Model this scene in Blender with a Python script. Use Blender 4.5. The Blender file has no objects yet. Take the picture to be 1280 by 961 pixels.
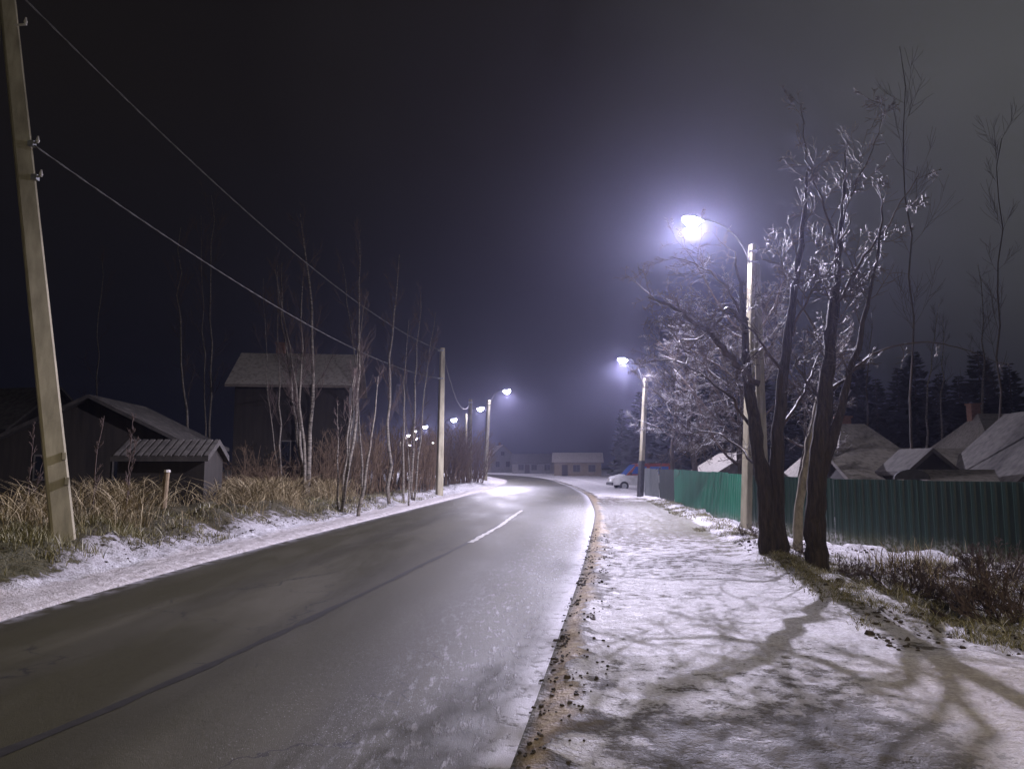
import bpy, bmesh, math, random
import numpy as np
from mathutils import Vector, Matrix

# ------------------------------------------------------------------ camera, sky, exposure
sc = bpy.context.scene
F_PX, CAM_H = 940.0, 1.65
PITCH = math.atan(102.5 / F_PX)
cam_d = bpy.data.cameras.new('camera')
cam_d.sensor_width = 36.0
cam_d.lens = F_PX / 1280.0 * 36.0
cam_d.clip_end = 3000
cam_d.clip_start = 0.05
cam = bpy.data.objects.new('camera', cam_d)
sc.collection.objects.link(cam)
cam.location = (0, 0, CAM_H)
cam.rotation_euler = (math.pi / 2 + PITCH, 0, 0)
sc.camera = cam

EXPOSURE = 0.15
LAMP_POWER = 13500.0
HAZE_DENSITY = 0.00075
sc.view_settings.view_transform = 'Standard'
sc.view_settings.look = 'None'
sc.view_settings.exposure = EXPOSURE
sc.view_settings.gamma = 1.0
sc.view_settings.use_curve_mapping = False
sc.render.engine = 'CYCLES'
sc.cycles.use_denoising = True
sc.cycles.use_adaptive_sampling = True
sc.cycles.adaptive_threshold = 0.015
sc.cycles.max_bounces = 5
sc.cycles.diffuse_bounces = 2
sc.cycles.glossy_bounces = 2
sc.cycles.transmission_bounces = 3
sc.cycles.volume_bounces = 0
sc.cycles.sample_clamp_indirect = 4.0
sc.cycles.caustics_reflective = False
sc.cycles.caustics_refractive = False

world = bpy.data.worlds.new('World')
sc.world = world
world.use_nodes = True


def build_sky():
    nt = world.node_tree
    nt.nodes.clear()
    N, Lk = nt.nodes.new, nt.links.new
    out = N('ShaderNodeOutputWorld')
    sky = N('ShaderNodeTexSky')
    sky.sky_type = 'NISHITA'
    sky.sun_disc = False
    sky.sun_elevation = math.radians(-4)
    sky.sun_rotation = math.radians(200)
    b1 = N('ShaderNodeBackground')
    b1.inputs[1].default_value = 0.02
    Lk(sky.outputs[0], b1.inputs[0])
    # low cloud carrying the glow of the settlement: brighter up and to the right, dark brown to the left, navy at the horizon
    tc = N('ShaderNodeTexCoord')
    sep = N('ShaderNodeSeparateXYZ')
    Lk(tc.outputs['Generated'], sep.inputs[0])
    noi = N('ShaderNodeTexNoise')
    noi.inputs['Scale'].default_value = 2.2
    noi.inputs['Detail'].default_value = 3
    Lk(tc.outputs['Generated'], noi.inputs['Vector'])
    ad = N('ShaderNodeMath'); ad.operation = 'MULTIPLY_ADD'
    Lk(noi.outputs[0], ad.inputs[0]); ad.inputs[1].default_value = 0.45
    Lk(sep.outputs[0], ad.inputs[2])
    r1 = N('ShaderNodeValToRGB')
    e = r1.color_ramp.elements
    e[0].position = 0.0; e[0].color = (0.0060, 0.0050, 0.0048, 1)
    e[1].position = 0.95; e[1].color = (0.094, 0.094, 0.095, 1)
    m = e.new(0.28); m.color = (0.0115, 0.0098, 0.0098, 1)
    m = e.new(0.60); m.color = (0.042, 0.041, 0.043, 1)
    Lk(ad.outputs[0], r1.inputs[0])
    r2 = N('ShaderNodeValToRGB')
    e = r2.color_ramp.elements
    e[0].position = 0.0; e[0].color = (1, 1, 1, 1)
    e[1].position = 0.42; e[1].color = (0, 0, 0, 1)
    Lk(sep.outputs[2], r2.inputs[0])
    mx = N('ShaderNodeMix'); mx.data_type = 'RGBA'
    Lk(r2.outputs[0], mx.inputs[0])
    Lk(r1.outputs[0], mx.inputs[6])
    mx.inputs[7].default_value = (0.0022, 0.0028, 0.0060, 1)
    b2 = N('ShaderNodeBackground')
    Lk(mx.outputs[2], b2.inputs[0])
    b2.inputs[1].default_value = 1.0
    a = N('ShaderNodeAddShader')
    Lk(b1.outputs[0], a.inputs[0]); Lk(b2.outputs[0], a.inputs[1])
    Lk(a.outputs[0], out.inputs[0])


build_sky()
sun_d = bpy.data.lights.new('sun', 'SUN')
sun_d.energy = 0.006
sun_d.angle = math.radians(12)
sun_d.color = (1.0, 0.93, 0.85)
sun = bpy.data.objects.new('sun', sun_d)
sc.collection.objects.link(sun)
sun.rotation_euler = (math.radians(35), 0, math.radians(200))

# ------------------------------------------------------------------ helpers
rnd = random.Random(11)
COL = sc.collection
CP, SP = math.cos(PITCH), math.sin(PITCH)


def at(px, py, Y):
    """point at forward distance Y behind photograph pixel (px, py)"""
    u, v = (px - 640) / F_PX, (480.5 - py) / F_PX
    t = Y / (CP - v * SP)
    return Vector((u * t, Y, CAM_H + t * (SP + v * CP)))


def onz(px, py, z=0.0):
    u, v = (px - 640) / F_PX, (480.5 - py) / F_PX
    t = (z - CAM_H) / (SP + v * CP)
    return Vector((u * t, t * (CP - v * SP), z))


def hash2(ix, iy, seed):
    h = (ix.astype(np.int64) * 374761393 + iy.astype(np.int64) * 668265263 + seed * 1442695041) & 0xffffffff
    h = ((h ^ (h >> 13)) * 1274126177) & 0xffffffff
    return ((h ^ (h >> 16)) & 0xffff) / 65535.0


def vnoise(x, y, seed=0):
    x = np.asarray(x, float); y = np.asarray(y, float)
    ix, iy = np.floor(x), np.floor(y)
    fx, fy = x - ix, y - iy
    fx, fy = fx * fx * (3 - 2 * fx), fy * fy * (3 - 2 * fy)
    a = hash2(ix, iy, seed); b = hash2(ix + 1, iy, seed)
    c = hash2(ix, iy + 1, seed); d = hash2(ix + 1, iy + 1, seed)
    return (a * (1 - fx) + b * fx) * (1 - fy) + (c * (1 - fx) + d * fx) * fy


def fbm(x, y, oct=4, seed=0):
    s, a, f = 0, 0.5, 1.0
    for k in range(oct):
        s = s + a * (vnoise(np.asarray(x) * f, np.asarray(y) * f, seed + k) - 0.5)
        a *= 0.5; f *= 2.03
    return s


def sstep(a, b, x):
    t = np.clip((np.asarray(x, float) - a) / (b - a), 0, 1)
    return t * t * (3 - 2 * t)


def interp_smooth(tab, win):
    tab = sorted(tab)
    g = np.arange(-60, 460, 0.5)
    ys = [t[1] for t in tab]; xs = [t[0] for t in tab]
    tab = sorted(zip(ys, xs))
    y0, x0 = tab[0]; y1, x1 = tab[1]
    ya, xa = tab[-2]; yb, xb = tab[-1]
    pts = [(-60, x0 + (x1 - x0) / (y1 - y0) * (-60 - y0))] + tab + [(470, xb + (xb - xa) / (yb - ya) * (470 - yb))]
    v = np.interp(g, [p[0] for p in pts], [p[1] for p in pts])
    k = int(win / 0.5)
    for _ in range(3):
        vp = np.pad(v, k, mode='edge')
        vp[:k] = v[0] + (v[1] - v[0]) * np.arange(-k, 0); vp[-k:] = v[-1] + (v[-1] - v[-2]) * np.arange(1, k + 1)
        v = np.convolve(vp, np.ones(2 * k + 1) / (2 * k + 1), mode='valid')
    return g, v


def px_table(pts):
    out = []
    for px, py in pts:
        p = onz(px, py)
        out.append((p.x, p.y))
    return out


Lt = px_table([(0, 775), (200, 715), (400, 665), (540, 630), (610, 612), (631, 605.5)]) + [(-0.6, 92), (-3.2, 120), (-8.5, 150), (-17, 185), (-32, 230), (-80, 330)]
Rt = px_table([(640, 961), (700, 800), (735, 690), (745, 640), (735, 619), (714, 608), (692, 600)]) + [(4.2, 115), (1.2, 141), (-4, 165), (-11, 190), (-25, 230), (-70, 330)]
GL = interp_smooth(Lt, 3.0)
GR = interp_smooth(Rt, 3.0)
Ledge = lambda y: np.interp(y, GL[0], GL[1])
Redge = lambda y: np.interp(y, GR[0], GR[1])


def bank_scale(y):
    return np.interp(y, [-20, 5, 22, 32, 42, 60, 74, 100, 300], [0.9, 1.0, 0.95, 0.5, 0.3, 0.45, 0.6, 0.6, 0.5])


def gz(x, y):
    """height of the ground"""
    x = np.asarray(x, float); y = np.asarray(y, float)
    l = Ledge(y) - x          # metres left of the road
    r = x - Redge(y)          # metres right of the road
    z = np.full(np.broadcast(x, y).shape, -0.07)
    near = sstep(90, 25, np.abs(y))
    lump = fbm(x * 1.1, y * 1.1, 4, 3)
    fine = fbm(x * 4.0, y * 4.0, 3, 9)
    bs = bank_scale(y)
    zl = 0.02 + 0.05 * sstep(0.0, 0.25, l) + bs * (0.5 * sstep(0.6, 2.6, l)) + (0.50 * lump * sstep(0.5, 1.6, l) + 0.20 * fine * sstep(0.4, 1.0, l)) * (0.3 + 0.7 * near) + 0.02 * fine
    zl = zl - 0.25 * sstep(4.5, 12, l)
    ditch = np.interp(y, [-30, 4.5, 7.5, 12, 25, 41, 60, 90], [0, 0.0, -0.12, -0.22, -0.18, -0.16, -0.10, 0])
    ridge = 0.028 * np.exp(-((r - 0.20) / 0.15) ** 2) * (0.5 + 1.6 * vnoise(x * 1.7, y * 0.9, 5))
    rough = sstep(3.1, 3.9, r) * sstep(5.2, 8.2, y - 0.2 * (r - 3))
    zr = 0.0 + 0.03 * sstep(0.0, 0.3, r) + ridge + (ditch + 0.02) * sstep(3.2, 5.2, r) + (0.03 * lump + 0.018 * fine) * sstep(0.4, 0.8, r) + (0.42 * lump + 0.18 * fine) * rough * (0.35 + 0.65 * near)
    zr = zr + 0.10 * np.exp(-((r - 3.35) / 0.4) ** 2) * sstep(6.8, 9, y)
    z = np.where(l > -0.03, zl, z)
    z = np.where(r > -0.03, zr, z)
    return z


def gzs(x, y):
    return float(gz(np.array([x]), np.array([y]))[0])


def new_obj(name, me, parent=None):
    o = bpy.data.objects.new(name, me)
    COL.objects.link(o)
    if parent is not None:
        o.parent = parent
    return o


def tag(o, label=None, cat=None, group=None, kind=None):
    if label: o['label'] = label
    if cat: o['category'] = cat
    if group: o['group'] = group
    if kind: o['kind'] = kind
    return o


def thing(name, label, cat, loc=(0, 0, 0), rz=0.0, group=None):
    o = bpy.data.objects.new(name, None)
    COL.objects.link(o)
    o.empty_display_size = 0.2
    o.location = loc
    o.rotation_euler = (0, 0, rz)
    return tag(o, label, cat, group)


class MB:
    """collects shapes and links them as one mesh object"""
    def __init__(self):
        self.v, self.f, self.n = [], [], 0

    def add(self, verts, faces):
        n = self.n
        self.v.extend(verts)
        self.f.extend([tuple(i + n for i in f) for f in faces])
        self.n += len(verts)

    def box(self, c, s, rot=None):
        cx, cy, cz = c; sx, sy, sz = s[0] / 2, s[1] / 2, s[2] / 2
        vs = [Vector((x, y, z)) for x in (-sx, sx) for y in (-sy, sy) for z in (-sz, sz)]
        if rot is not None:
            vs = [rot @ v for v in vs]
        vs = [(v.x + cx, v.y + cy, v.z + cz) for v in vs]
        self.add(vs, [(0, 1, 3, 2), (4, 6, 7, 5), (0, 4, 5, 1), (2, 3, 7, 6), (0, 2, 6, 4), (1, 5, 7, 3)])

    def tube(self, pts, rad, n=6, cap=True, squash=None, twist=0.0):
        pts = [Vector(p) for p in pts]
        m = len(pts)
        if not hasattr(rad, '__len__'):
            rad = [rad] * m
        ref = None
        vs = []
        for i, p in enumerate(pts):
            d = (pts[min(i + 1, m - 1)] - pts[max(i - 1, 0)])
            if d.length < 1e-9: d = Vector((0, 0, 1))
            d.normalize()
            if ref is None:
                ref = Vector((1, 0, 0)) if abs(d.x) < 0.8 else Vector((0, 1, 0))
            a = (ref - d * ref.dot(d))
            if a.length < 1e-6: a = d.orthogonal()
            a.normalize(); ref = a
            b = d.cross(a)
            for k in range(n):
                t = 2 * math.pi * k / n + twist
                q = p + (a * math.cos(t) + b * math.sin(t)) * rad[i]
                vs.append((q.x, q.y, q.z))
        fs = []
        for i in range(m - 1):
            for k in range(n):
                k2 = (k + 1) % n
                fs.append((i * n + k, i * n + k2, (i + 1) * n + k2, (i + 1) * n + k))
        if cap:
            fs.append(tuple(range(n - 1, -1, -1)))
            fs.append(tuple((m - 1) * n + k for k in range(n)))
        self.add(vs, fs)

    def prism(self, poly, y0, y1, M=None):
        """poly in (x, z), extruded along y"""
        n = len(poly)
        vs = [Vector((x, y0, z)) for x, z in poly] + [Vector((x, y1, z)) for x, z in poly]
        if M is not None: vs = [M @ v for v in vs]
        fs = [tuple(range(n)), tuple(range(2 * n - 1, n - 1, -1))]
        for i in range(n):
            j = (i + 1) % n
            fs.append((i, i + n, j + n, j))
        self.add([tuple(v) for v in vs], fs)

    def build(self, name, mat, parent=None, smooth=False, bevel=0.0):
        me = bpy.data.meshes.new(name)
        me.from_pydata(self.v, [], self.f)
        bm = bmesh.new(); bm.from_mesh(me)
        if len(bm.faces) < 20000:
            bmesh.ops.recalc_face_normals(bm, faces=bm.faces)
        if bevel > 0:
            bmesh.ops.bevel(bm, geom=[e for e in bm.edges if e.calc_face_angle(0) > 0.5], offset=bevel, segments=2, affect='EDGES', profile=0.6)
        bm.to_mesh(me); bm.free()
        if smooth:
            me.polygons.foreach_set('use_smooth', [True] * len(me.polygons))
        me.materials.append(mat)
        return new_obj(name, me, parent)


# ------------------------------------------------------------------ materials
class NT:
    def __init__(self, name):
        self.m = bpy.data.materials.new(name)
        self.m.use_nodes = True
        self.t = self.m.node_tree
        self.t.nodes.clear()
        self.out = self.n('ShaderNodeOutputMaterial')
        self.b = self.n('ShaderNodeBsdfPrincipled')
        self.l(self.b.outputs[0], self.out.inputs[0])

    def n(self, t): return self.t.nodes.new(t)
    def l(self, a, b): self.t.links.new(a, b)

    def pos(self, obj=False):
        if obj: return self.n('ShaderNodeTexCoord').outputs['Object']
        return self.n('ShaderNodeNewGeometry').outputs['Position']

    def noise(self, vec, scale, detail=4, rough=0.55, stretch=None, dist=0.0):
        if stretch:
            mp = self.n('ShaderNodeMapping'); mp.inputs['Scale'].default_value = stretch
            self.l(vec, mp.inputs[0]); vec = mp.outputs[0]
        k = self.n('ShaderNodeTexNoise')
        k.inputs['Scale'].default_value = scale; k.inputs['Detail'].default_value = detail
        k.inputs['Roughness'].default_value = rough; k.inputs['Distortion'].default_value = dist
        self.l(vec, k.inputs['Vector'])
        return k.outputs[0]

    def ramp(self, fac, stops):
        r = self.n('ShaderNodeValToRGB')
        e = r.color_ramp.elements
        e[0].position = stops[0][0]; e[0].color = c4(stops[0][1])
        e[1].position = stops[-1][0]; e[1].color = c4(stops[-1][1])
        for p, c in stops[1:-1]:
            k = e.new(p); k.color = c4(c)
        self.l(fac, r.inputs[0])
        return r.outputs[0]

    def mix(self, fac, a, b):
        m = self.n('ShaderNodeMix'); m.data_type = 'RGBA'
        for s, v in ((m.inputs[0], fac), (m.inputs[6], a), (m.inputs[7], b)):
            if isinstance(v, (int, float)): s.default_value = v
            elif isinstance(v, (tuple, list)): s.default_value = c4(v)
            else: self.l(v, s)
        return m.outputs[2]

    def math(self, op, a, b=None, c=None, clamp=False):
        m = self.n('ShaderNodeMath'); m.operation = op; m.use_clamp = clamp
        for s, v in zip(m.inputs, (a, b, c)):
            if v is None: continue
            if isinstance(v, (int, float)): s.default_value = v
            else: self.l(v, s)
        return m.outputs[0]

    def sm(self, v, a, b):
        m = self.n('ShaderNodeMapRange'); m.interpolation_type = 'SMOOTHSTEP'
        m.inputs[1].default_value = a; m.inputs[2].default_value = b
        self.l(v, m.inputs[0])
        return m.outputs[0]

    def attr(self, name):
        a = self.n('ShaderNodeAttribute'); a.attribute_name = name
        return a.outputs['Fac']

    def set(self, k, v):
        s = self.b.inputs[k]
        if isinstance(v, (int, float)): s.default_value = v
        elif isinstance(v, (tuple, list)): s.default_value = c4(v)
        else: self.l(v, s)

    def bump(self, h, strength=0.5, dist=0.02, prev=None):
        b = self.n('ShaderNodeBump'); b.inputs['Strength'].default_value = strength; b.inputs['Distance'].default_value = dist
        self.l(h, b.inputs['Height'])
        if prev is not None: self.l(prev, b.inputs['Normal'])
        self.l(b.outputs[0], self.b.inputs['Normal'])
        return b.outputs[0]


def c4(c):
    return (c, c, c, 1) if isinstance(c, (int, float)) else (c[0], c[1], c[2], 1)


def simple(name, c1, c2, scale=6, rough=0.7, bump=0.2, stretch=None, metal=0.0, obj=False, dist=0.01):
    k = NT(name)
    p = k.pos(obj)
    n = k.noise(p, scale, 5, 0.6, stretch)
    k.set('Base Color', k.ramp(n, [(0.3, c1), (0.7, c2)]))
    k.set('Roughness', rough); k.set('Metallic', metal)
    if bump: k.bump(n, bump, dist)
    return k.m


def snowy(name, c1, c2, scale=8, stretch=None, lo=0.35, hi=0.75, thr=(0.42, 0.56), nsc=5.0, snowc=(0.78, 0.79, 0.82), rough=0.8):
    """a surface that carries snow on its upward faces"""
    k = NT(name)
    p = k.pos()
    n = k.noise(p, scale, 5, 0.6, stretch)
    base = k.ramp(n, [(0.3, c1), (0.7, c2)])
    g = k.n('ShaderNodeNewGeometry')
    s = k.n('ShaderNodeSeparateXYZ'); k.l(g.outputs['Normal'], s.inputs[0])
    up = k.sm(s.outputs[2], lo, hi)
    pn = k.sm(k.noise(p, nsc, 3), thr[0], thr[1])
    f = k.math('MULTIPLY', up, pn)
    k.set('Base Color', k.mix(f, base, snowc))
    k.set('Roughness', rough)
    k.bump(n, 0.5, 0.01)
    return k.m


M = {}


def ground_mat():
    k = NT('snowy_ground')
    p = k.pos()
    n1 = k.noise(p, 0.9, 7, 0.62)
    n2 = k.noise(p, 5.5, 6, 0.65)
    n3 = k.noise(p, 28, 4, 0.6)
    nl = k.noise(p, 60, 3, 0.6)
    cov = k.attr('snow'); green = k.attr('green'); dirt = k.attr('dirt'); smooth = k.attr('smooth')
    soil = k.ramp(n2, [(0.25, (0.016, 0.012, 0.008)), (0.5, (0.045, 0.034, 0.020)), (0.75, (0.10, 0.078, 0.042))])
    grass = k.ramp(n3, [(0.3, (0.030, 0.032, 0.010)), (0.5, (0.075, 0.072, 0.022)), (0.72, (0.17, 0.145, 0.06))])
    base = k.mix(green, soil, grass)
    tan = k.ramp(n2, [(0.28, (0.10, 0.062, 0.024)), (0.5, (0.32, 0.225, 0.105)), (0.7, (0.52, 0.42, 0.25))])
    base = k.mix(dirt, base, tan)
    # snow lies where a broken-up noise falls below the cover
    mixn = k.math('MULTIPLY_ADD', n2, 0.48, k.math('MULTIPLY', n1, 0.28))
    mixn = k.math('MULTIPLY_ADD', n3, 0.24, mixn)
    d = k.math('SUBTRACT', k.math('MULTIPLY_ADD', cov, 0.62, 0.19), mixn)
    f = k.sm(d, -0.035, 0.055)
    f = k.math('MAXIMUM', f, k.math('MULTIPLY', smooth, k.sm(n1, 0.25, 0.5)))
    snow = k.ramp(k.math('MULTIPLY_ADD', n3, 0.45, k.math('MULTIPLY', n2, 0.55)), [(0.34, (0.26, 0.235, 0.235)), (0.47, (0.52, 0.50, 0.52)), (0.60, (0.86, 0.86, 0.88))])
    snow = k.mix(k.math('MULTIPLY', k.sm(nl, 0.55, 0.72), 0.35), snow, (0.25, 0.21, 0.17))
    snow = k.mix(k.math('MULTIPLY', smooth, 0.45), snow, (0.60, 0.52, 0.46))
    # trodden dents
    dm = k.n('ShaderNodeMapping'); dm.inputs['Scale'].default_value = (4.6, 2.3, 1.0); dm.inputs['Rotation'].default_value = (0, 0, 0.12)
    k.l(p, dm.inputs[0])
    dv = k.n('ShaderNodeTexVoronoi'); dv.inputs['Scale'].default_value = 1.0; k.l(dm.outputs[0], dv.inputs['Vector'])
    dent = k.math('MULTIPLY', k.sm(dv.outputs['Distance'], 0.48, 0.10), k.sm(n1, 0.42, 0.55))
    snow = k.mix(k.math('MULTIPLY', dent, 0.30), snow, (0.30, 0.27, 0.26))
    k.set('Base Color', k.mix(f, base, snow))
    k.set('Roughness', k.ramp(n2, [(0.3, 0.45), (0.7, 0.85)]))
    h = k.math('MULTIPLY_ADD', n3, 0.35, k.math('MULTIPLY_ADD', n2, 0.8, k.math('MULTIPLY', f, 0.35)))
    h = k.math('MULTIPLY_ADD', nl, 0.22, h)
    h = k.math('MULTIPLY_ADD', dent, -0.35, h)
    k.bump(h, 1.0, 0.065)
    return k.m


def road_mat():
    k = NT('wet_asphalt')
    p = k.pos()
    uv = k.n('ShaderNodeUVMap').outputs[0]
    s = k.n('ShaderNodeSeparateXYZ'); k.l(uv, s.inputs[0])
    u = s.outputs[0]
    n1 = k.noise(p, 0.8, 5, 0.6, (1.0, 0.22, 1))
    n2 = k.noise(p, 14, 5, 0.7)
    n3 = k.noise(p, 190, 2, 0.5)
    stretchn = k.noise(p, 7.0, 8, 0.75, (2.0, 0.5, 1))
    col = k.ramp(n3, [(0.3, (0.018, 0.016, 0.006)), (0.55, (0.051, 0.047, 0.021)), (0.75, (0.110, 0.102, 0.053))])
    frost = k.math('MULTIPLY', k.sm(n1, 0.42, 0.68), 0.5)
    col = k.mix(frost, col, (0.13, 0.12, 0.085))
    # wheel paths worn darker, fine cracks, lamp sparkle painted as white ice flecks on the shoulder side
    wave = k.math('SINE', k.math('MULTIPLY_ADD', u, 25.1, 0.6))
    col = k.mix(k.math('MULTIPLY', k.sm(wave, 0.1, 0.9), 0.35), col, (0.030, 0.027, 0.016))
    vo = k.n('ShaderNodeTexVoronoi'); vo.feature = 'DISTANCE_TO_EDGE'; vo.inputs['Scale'].default_value = 0.55
    wp_ = k.n('ShaderNodeVectorMath'); wp_.operation = 'MULTIPLY_ADD'
    nv = k.n('ShaderNodeTexNoise'); nv.inputs['Scale'].default_value = 2.5; nv.inputs['Detail'].default_value = 5; k.l(p, nv.inputs['Vector'])
    k.l(nv.outputs['Color'], wp_.inputs[0]); wp_.inputs[1].default_value = (0.9, 0.9, 0.0); k.l(p, wp_.inputs[2])
    k.l(wp_.outputs[0], vo.inputs['Vector'])
    crack = k.math('MULTIPLY', k.sm(vo.outputs['Distance'], 0.008, 0.003), k.sm(n1, 0.5, 0.56))
    col = k.mix(k.math('MULTIPLY', crack, 0.8), col, (0.008, 0.007, 0.006))
    sparkle = k.math('MULTIPLY', k.sm(k.noise(p, 120, 1, 0.5), 0.70, 0.76), k.sm(u, 0.45, 0.85))
    col = k.mix(sparkle, col, (0.75, 0.75, 0.80))
    # brown wheel tracks and slush swept to the right-hand edge
    edge = k.math('MULTIPLY', k.sm(u, 0.72, 1.0), k.sm(stretchn, 0.50, 0.66))
    edge2 = k.math('MULTIPLY', k.sm(u, 0.935, 0.99), k.sm(k.noise(p, 7, 5, 0.65), 0.30, 0.5))
    e = k.math('MAXIMUM', edge, k.math('MULTIPLY', edge2, 0.95))
    ledge = k.math('MULTIPLY', k.sm(u, 0.06, 0.0), k.sm(k.noise(p, 4, 5), 0.42, 0.55))
    e = k.math('MAXIMUM', e, k.math('MULTIPLY', ledge, 0.6))
    col = k.mix(e, col, (0.52, 0.51, 0.56))
    k.set('Base Color', col)
    k.set('Roughness', k.ramp(n1, [(0.3, 0.46), (0.7, 0.66)]))
    k.set('Specular IOR Level', 0.42)
    h = k.math('MULTIPLY_ADD', n3, 0.5, k.math('MULTIPLY', n2, 0.5))
    h = k.math('MULTIPLY_ADD', e, 0.8, h)
    k.bump(h, 0.75, 0.012)
    return k.m


M['ground'] = ground_mat()
M['road'] = road_mat()
M['seam'] = simple('asphalt_joint', (0.012, 0.011, 0.010), (0.03, 0.028, 0.025), 9, 0.6, 0.3)
M['paint'] = simple('worn_white_paint', (0.22, 0.21, 0.19), (0.72, 0.70, 0.66), 16, 0.55, 0.15)
M['concrete'] = simple('pole_concrete', (0.22, 0.20, 0.135), (0.44, 0.40, 0.28), 5, 0.85, 0.35, (1, 1, 0.25), dist=0.006)
M['steel'] = simple('galvanised_steel', (0.30, 0.31, 0.32), (0.50, 0.51, 0.52), 9, 0.45, 0.1, metal=0.6)
M['dark_steel'] = simple('dark_steel', (0.02, 0.02, 0.022), (0.06, 0.06, 0.065), 9, 0.55, 0.1)
M['housing'] = simple('lamp_housing_grey', (0.20, 0.20, 0.21), (0.32, 0.32, 0.33), 9, 0.5, 0.1, metal=0.3)
M['porcelain'] = simple('insulator_glaze', (0.55, 0.53, 0.48), (0.75, 0.73, 0.68), 9, 0.15, 0.0)
M['cable'] = simple('grey_cable', (0.08, 0.078, 0.075), (0.16, 0.155, 0.15), 30, 0.5, 0.1)
M['wood'] = simple('weathered_wood', (0.14, 0.10, 0.06), (0.34, 0.26, 0.16), 12, 0.85, 0.4, (1, 1, 0.15))
M['plank'] = simple('dark_planks', (0.009, 0.007, 0.005), (0.027, 0.021, 0.015), 5, 0.85, 0.3, (1, 1, 0.12))
M['tanwall'] = simple('tan_render', (0.13, 0.10, 0.065), (0.24, 0.195, 0.13), 4, 0.9, 0.2)
M['greywall'] = simple('grey_render', (0.09, 0.084, 0.078), (0.18, 0.17, 0.16), 4, 0.9, 0.2)
M['pane'] = simple('dark_window_glass', (0.01, 0.012, 0.016), (0.02, 0.022, 0.028), 2, 0.08, 0.0)
M['frame'] = simple('window_frame_paint', (0.06, 0.055, 0.05), (0.13, 0.12, 0.11), 9, 0.5, 0.05)
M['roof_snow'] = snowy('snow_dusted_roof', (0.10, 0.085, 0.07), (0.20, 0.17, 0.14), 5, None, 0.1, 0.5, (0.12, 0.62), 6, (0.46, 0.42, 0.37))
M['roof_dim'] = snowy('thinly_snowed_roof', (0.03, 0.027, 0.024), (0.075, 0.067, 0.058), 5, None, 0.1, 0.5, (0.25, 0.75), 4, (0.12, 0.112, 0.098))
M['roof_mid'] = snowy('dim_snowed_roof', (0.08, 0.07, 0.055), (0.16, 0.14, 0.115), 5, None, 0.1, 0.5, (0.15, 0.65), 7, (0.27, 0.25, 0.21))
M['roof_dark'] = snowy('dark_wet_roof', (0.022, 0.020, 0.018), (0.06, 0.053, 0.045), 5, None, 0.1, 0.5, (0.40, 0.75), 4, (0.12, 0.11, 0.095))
M['brick'] = simple('chimney_brick', (0.16, 0.08, 0.05), (0.28, 0.15, 0.10), 14, 0.9, 0.3)
M['bark_dark'] = snowy('dark_wet_bark', (0.018, 0.013, 0.009), (0.085, 0.062, 0.042), 10, (1, 1, 0.25), 0.35, 0.8, (0.46, 0.58), 4.0, rough=0.75)
M['bark_ridge'] = simple('furrowed_bark', (0.010, 0.007, 0.005), (0.075, 0.055, 0.037), 22, 0.85, 1.0, (1.2, 1.2, 0.14), dist=0.09)
M['bark_pale'] = simple('pale_bark', (0.12, 0.105, 0.075), (0.38, 0.34, 0.26), 9, 0.8, 0.4, (1, 1, 0.5))
M['birch'] = None
M['twig'] = snowy('snowy_twigs', (0.030, 0.020, 0.016), (0.095, 0.066, 0.052), 7, None, 0.5, 0.9, (0.58, 0.70), 5.5, rough=0.6)
M['twig_snow'] = snowy('snow_laden_twigs', (0.045, 0.030, 0.024), (0.12, 0.085, 0.07), 7, None, 0.25, 0.7, (0.44, 0.58), 3.5, rough=0.6)
M['twig_dark'] = simple('bare_twigs', (0.05, 0.033, 0.028), (0.12, 0.085, 0.07), 6, 0.8, 0.0)
M['twig_far'] = simple('far_bare_twigs', (0.022, 0.018, 0.016), (0.06, 0.048, 0.042), 3, 0.85, 0.0)
M['shrub'] = simple('brown_shrub_stems', (0.075, 0.048, 0.028), (0.19, 0.13, 0.078), 5, 0.85, 0.0)
M['needles'] = simple('dark_needles', (0.005, 0.007, 0.005), (0.014, 0.017, 0.011), 3, 0.85, 0.0)
M['clod'] = simple('frozen_mud', (0.014, 0.011, 0.007), (0.075, 0.055, 0.036), 20, 0.8, 0.6)


def birch_mat():
    k = NT('birch_bark')
    p = k.pos()
    n = k.noise(p, 7, 4, 0.6, (0.6, 0.6, 3.5))
    k.set('Base Color', k.ramp(n, [(0.36, (0.03, 0.026, 0.022)), (0.46, (0.13, 0.112, 0.088)), (0.72, (0.30, 0.27, 0.215))]))
    k.set('Roughness', 0.75)
    return k.m


M['birch'] = birch_mat()


def blade_mat(name, stops):
    k = NT(name)
    a = k.attr('tint')
    k.set('Base Color', k.ramp(a, stops))
    k.set('Roughness', 0.7)
    return k.m


M['dry'] = blade_mat('dry_grass_blades', [(0.0, (0.07, 0.050, 0.024)), (0.5, (0.27, 0.21, 0.105)), (1.0, (0.54, 0.46, 0.28))])
M['verge'] = blade_mat('frosted_verge_blades', [(0.0, (0.05, 0.05, 0.016)), (0.45, (0.16, 0.145, 0.055)), (0.75, (0.36, 0.33, 0.17)), (1.0, (0.66, 0.64, 0.55))])
M['litter'] = blade_mat('leaf_litter', [(0.0, (0.02, 0.014, 0.008)), (0.6, (0.09, 0.06, 0.03)), (1.0, (0.22, 0.16, 0.09))])


def glow_mat(strength, color):
    k = NT('lamp_bowl_glow')
    e = k.n('ShaderNodeEmission')
    e.inputs[0].default_value = c4(color); e.inputs[1].default_value = strength
    k.l(e.outputs[0], k.out.inputs[0])
    return k.m


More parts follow.
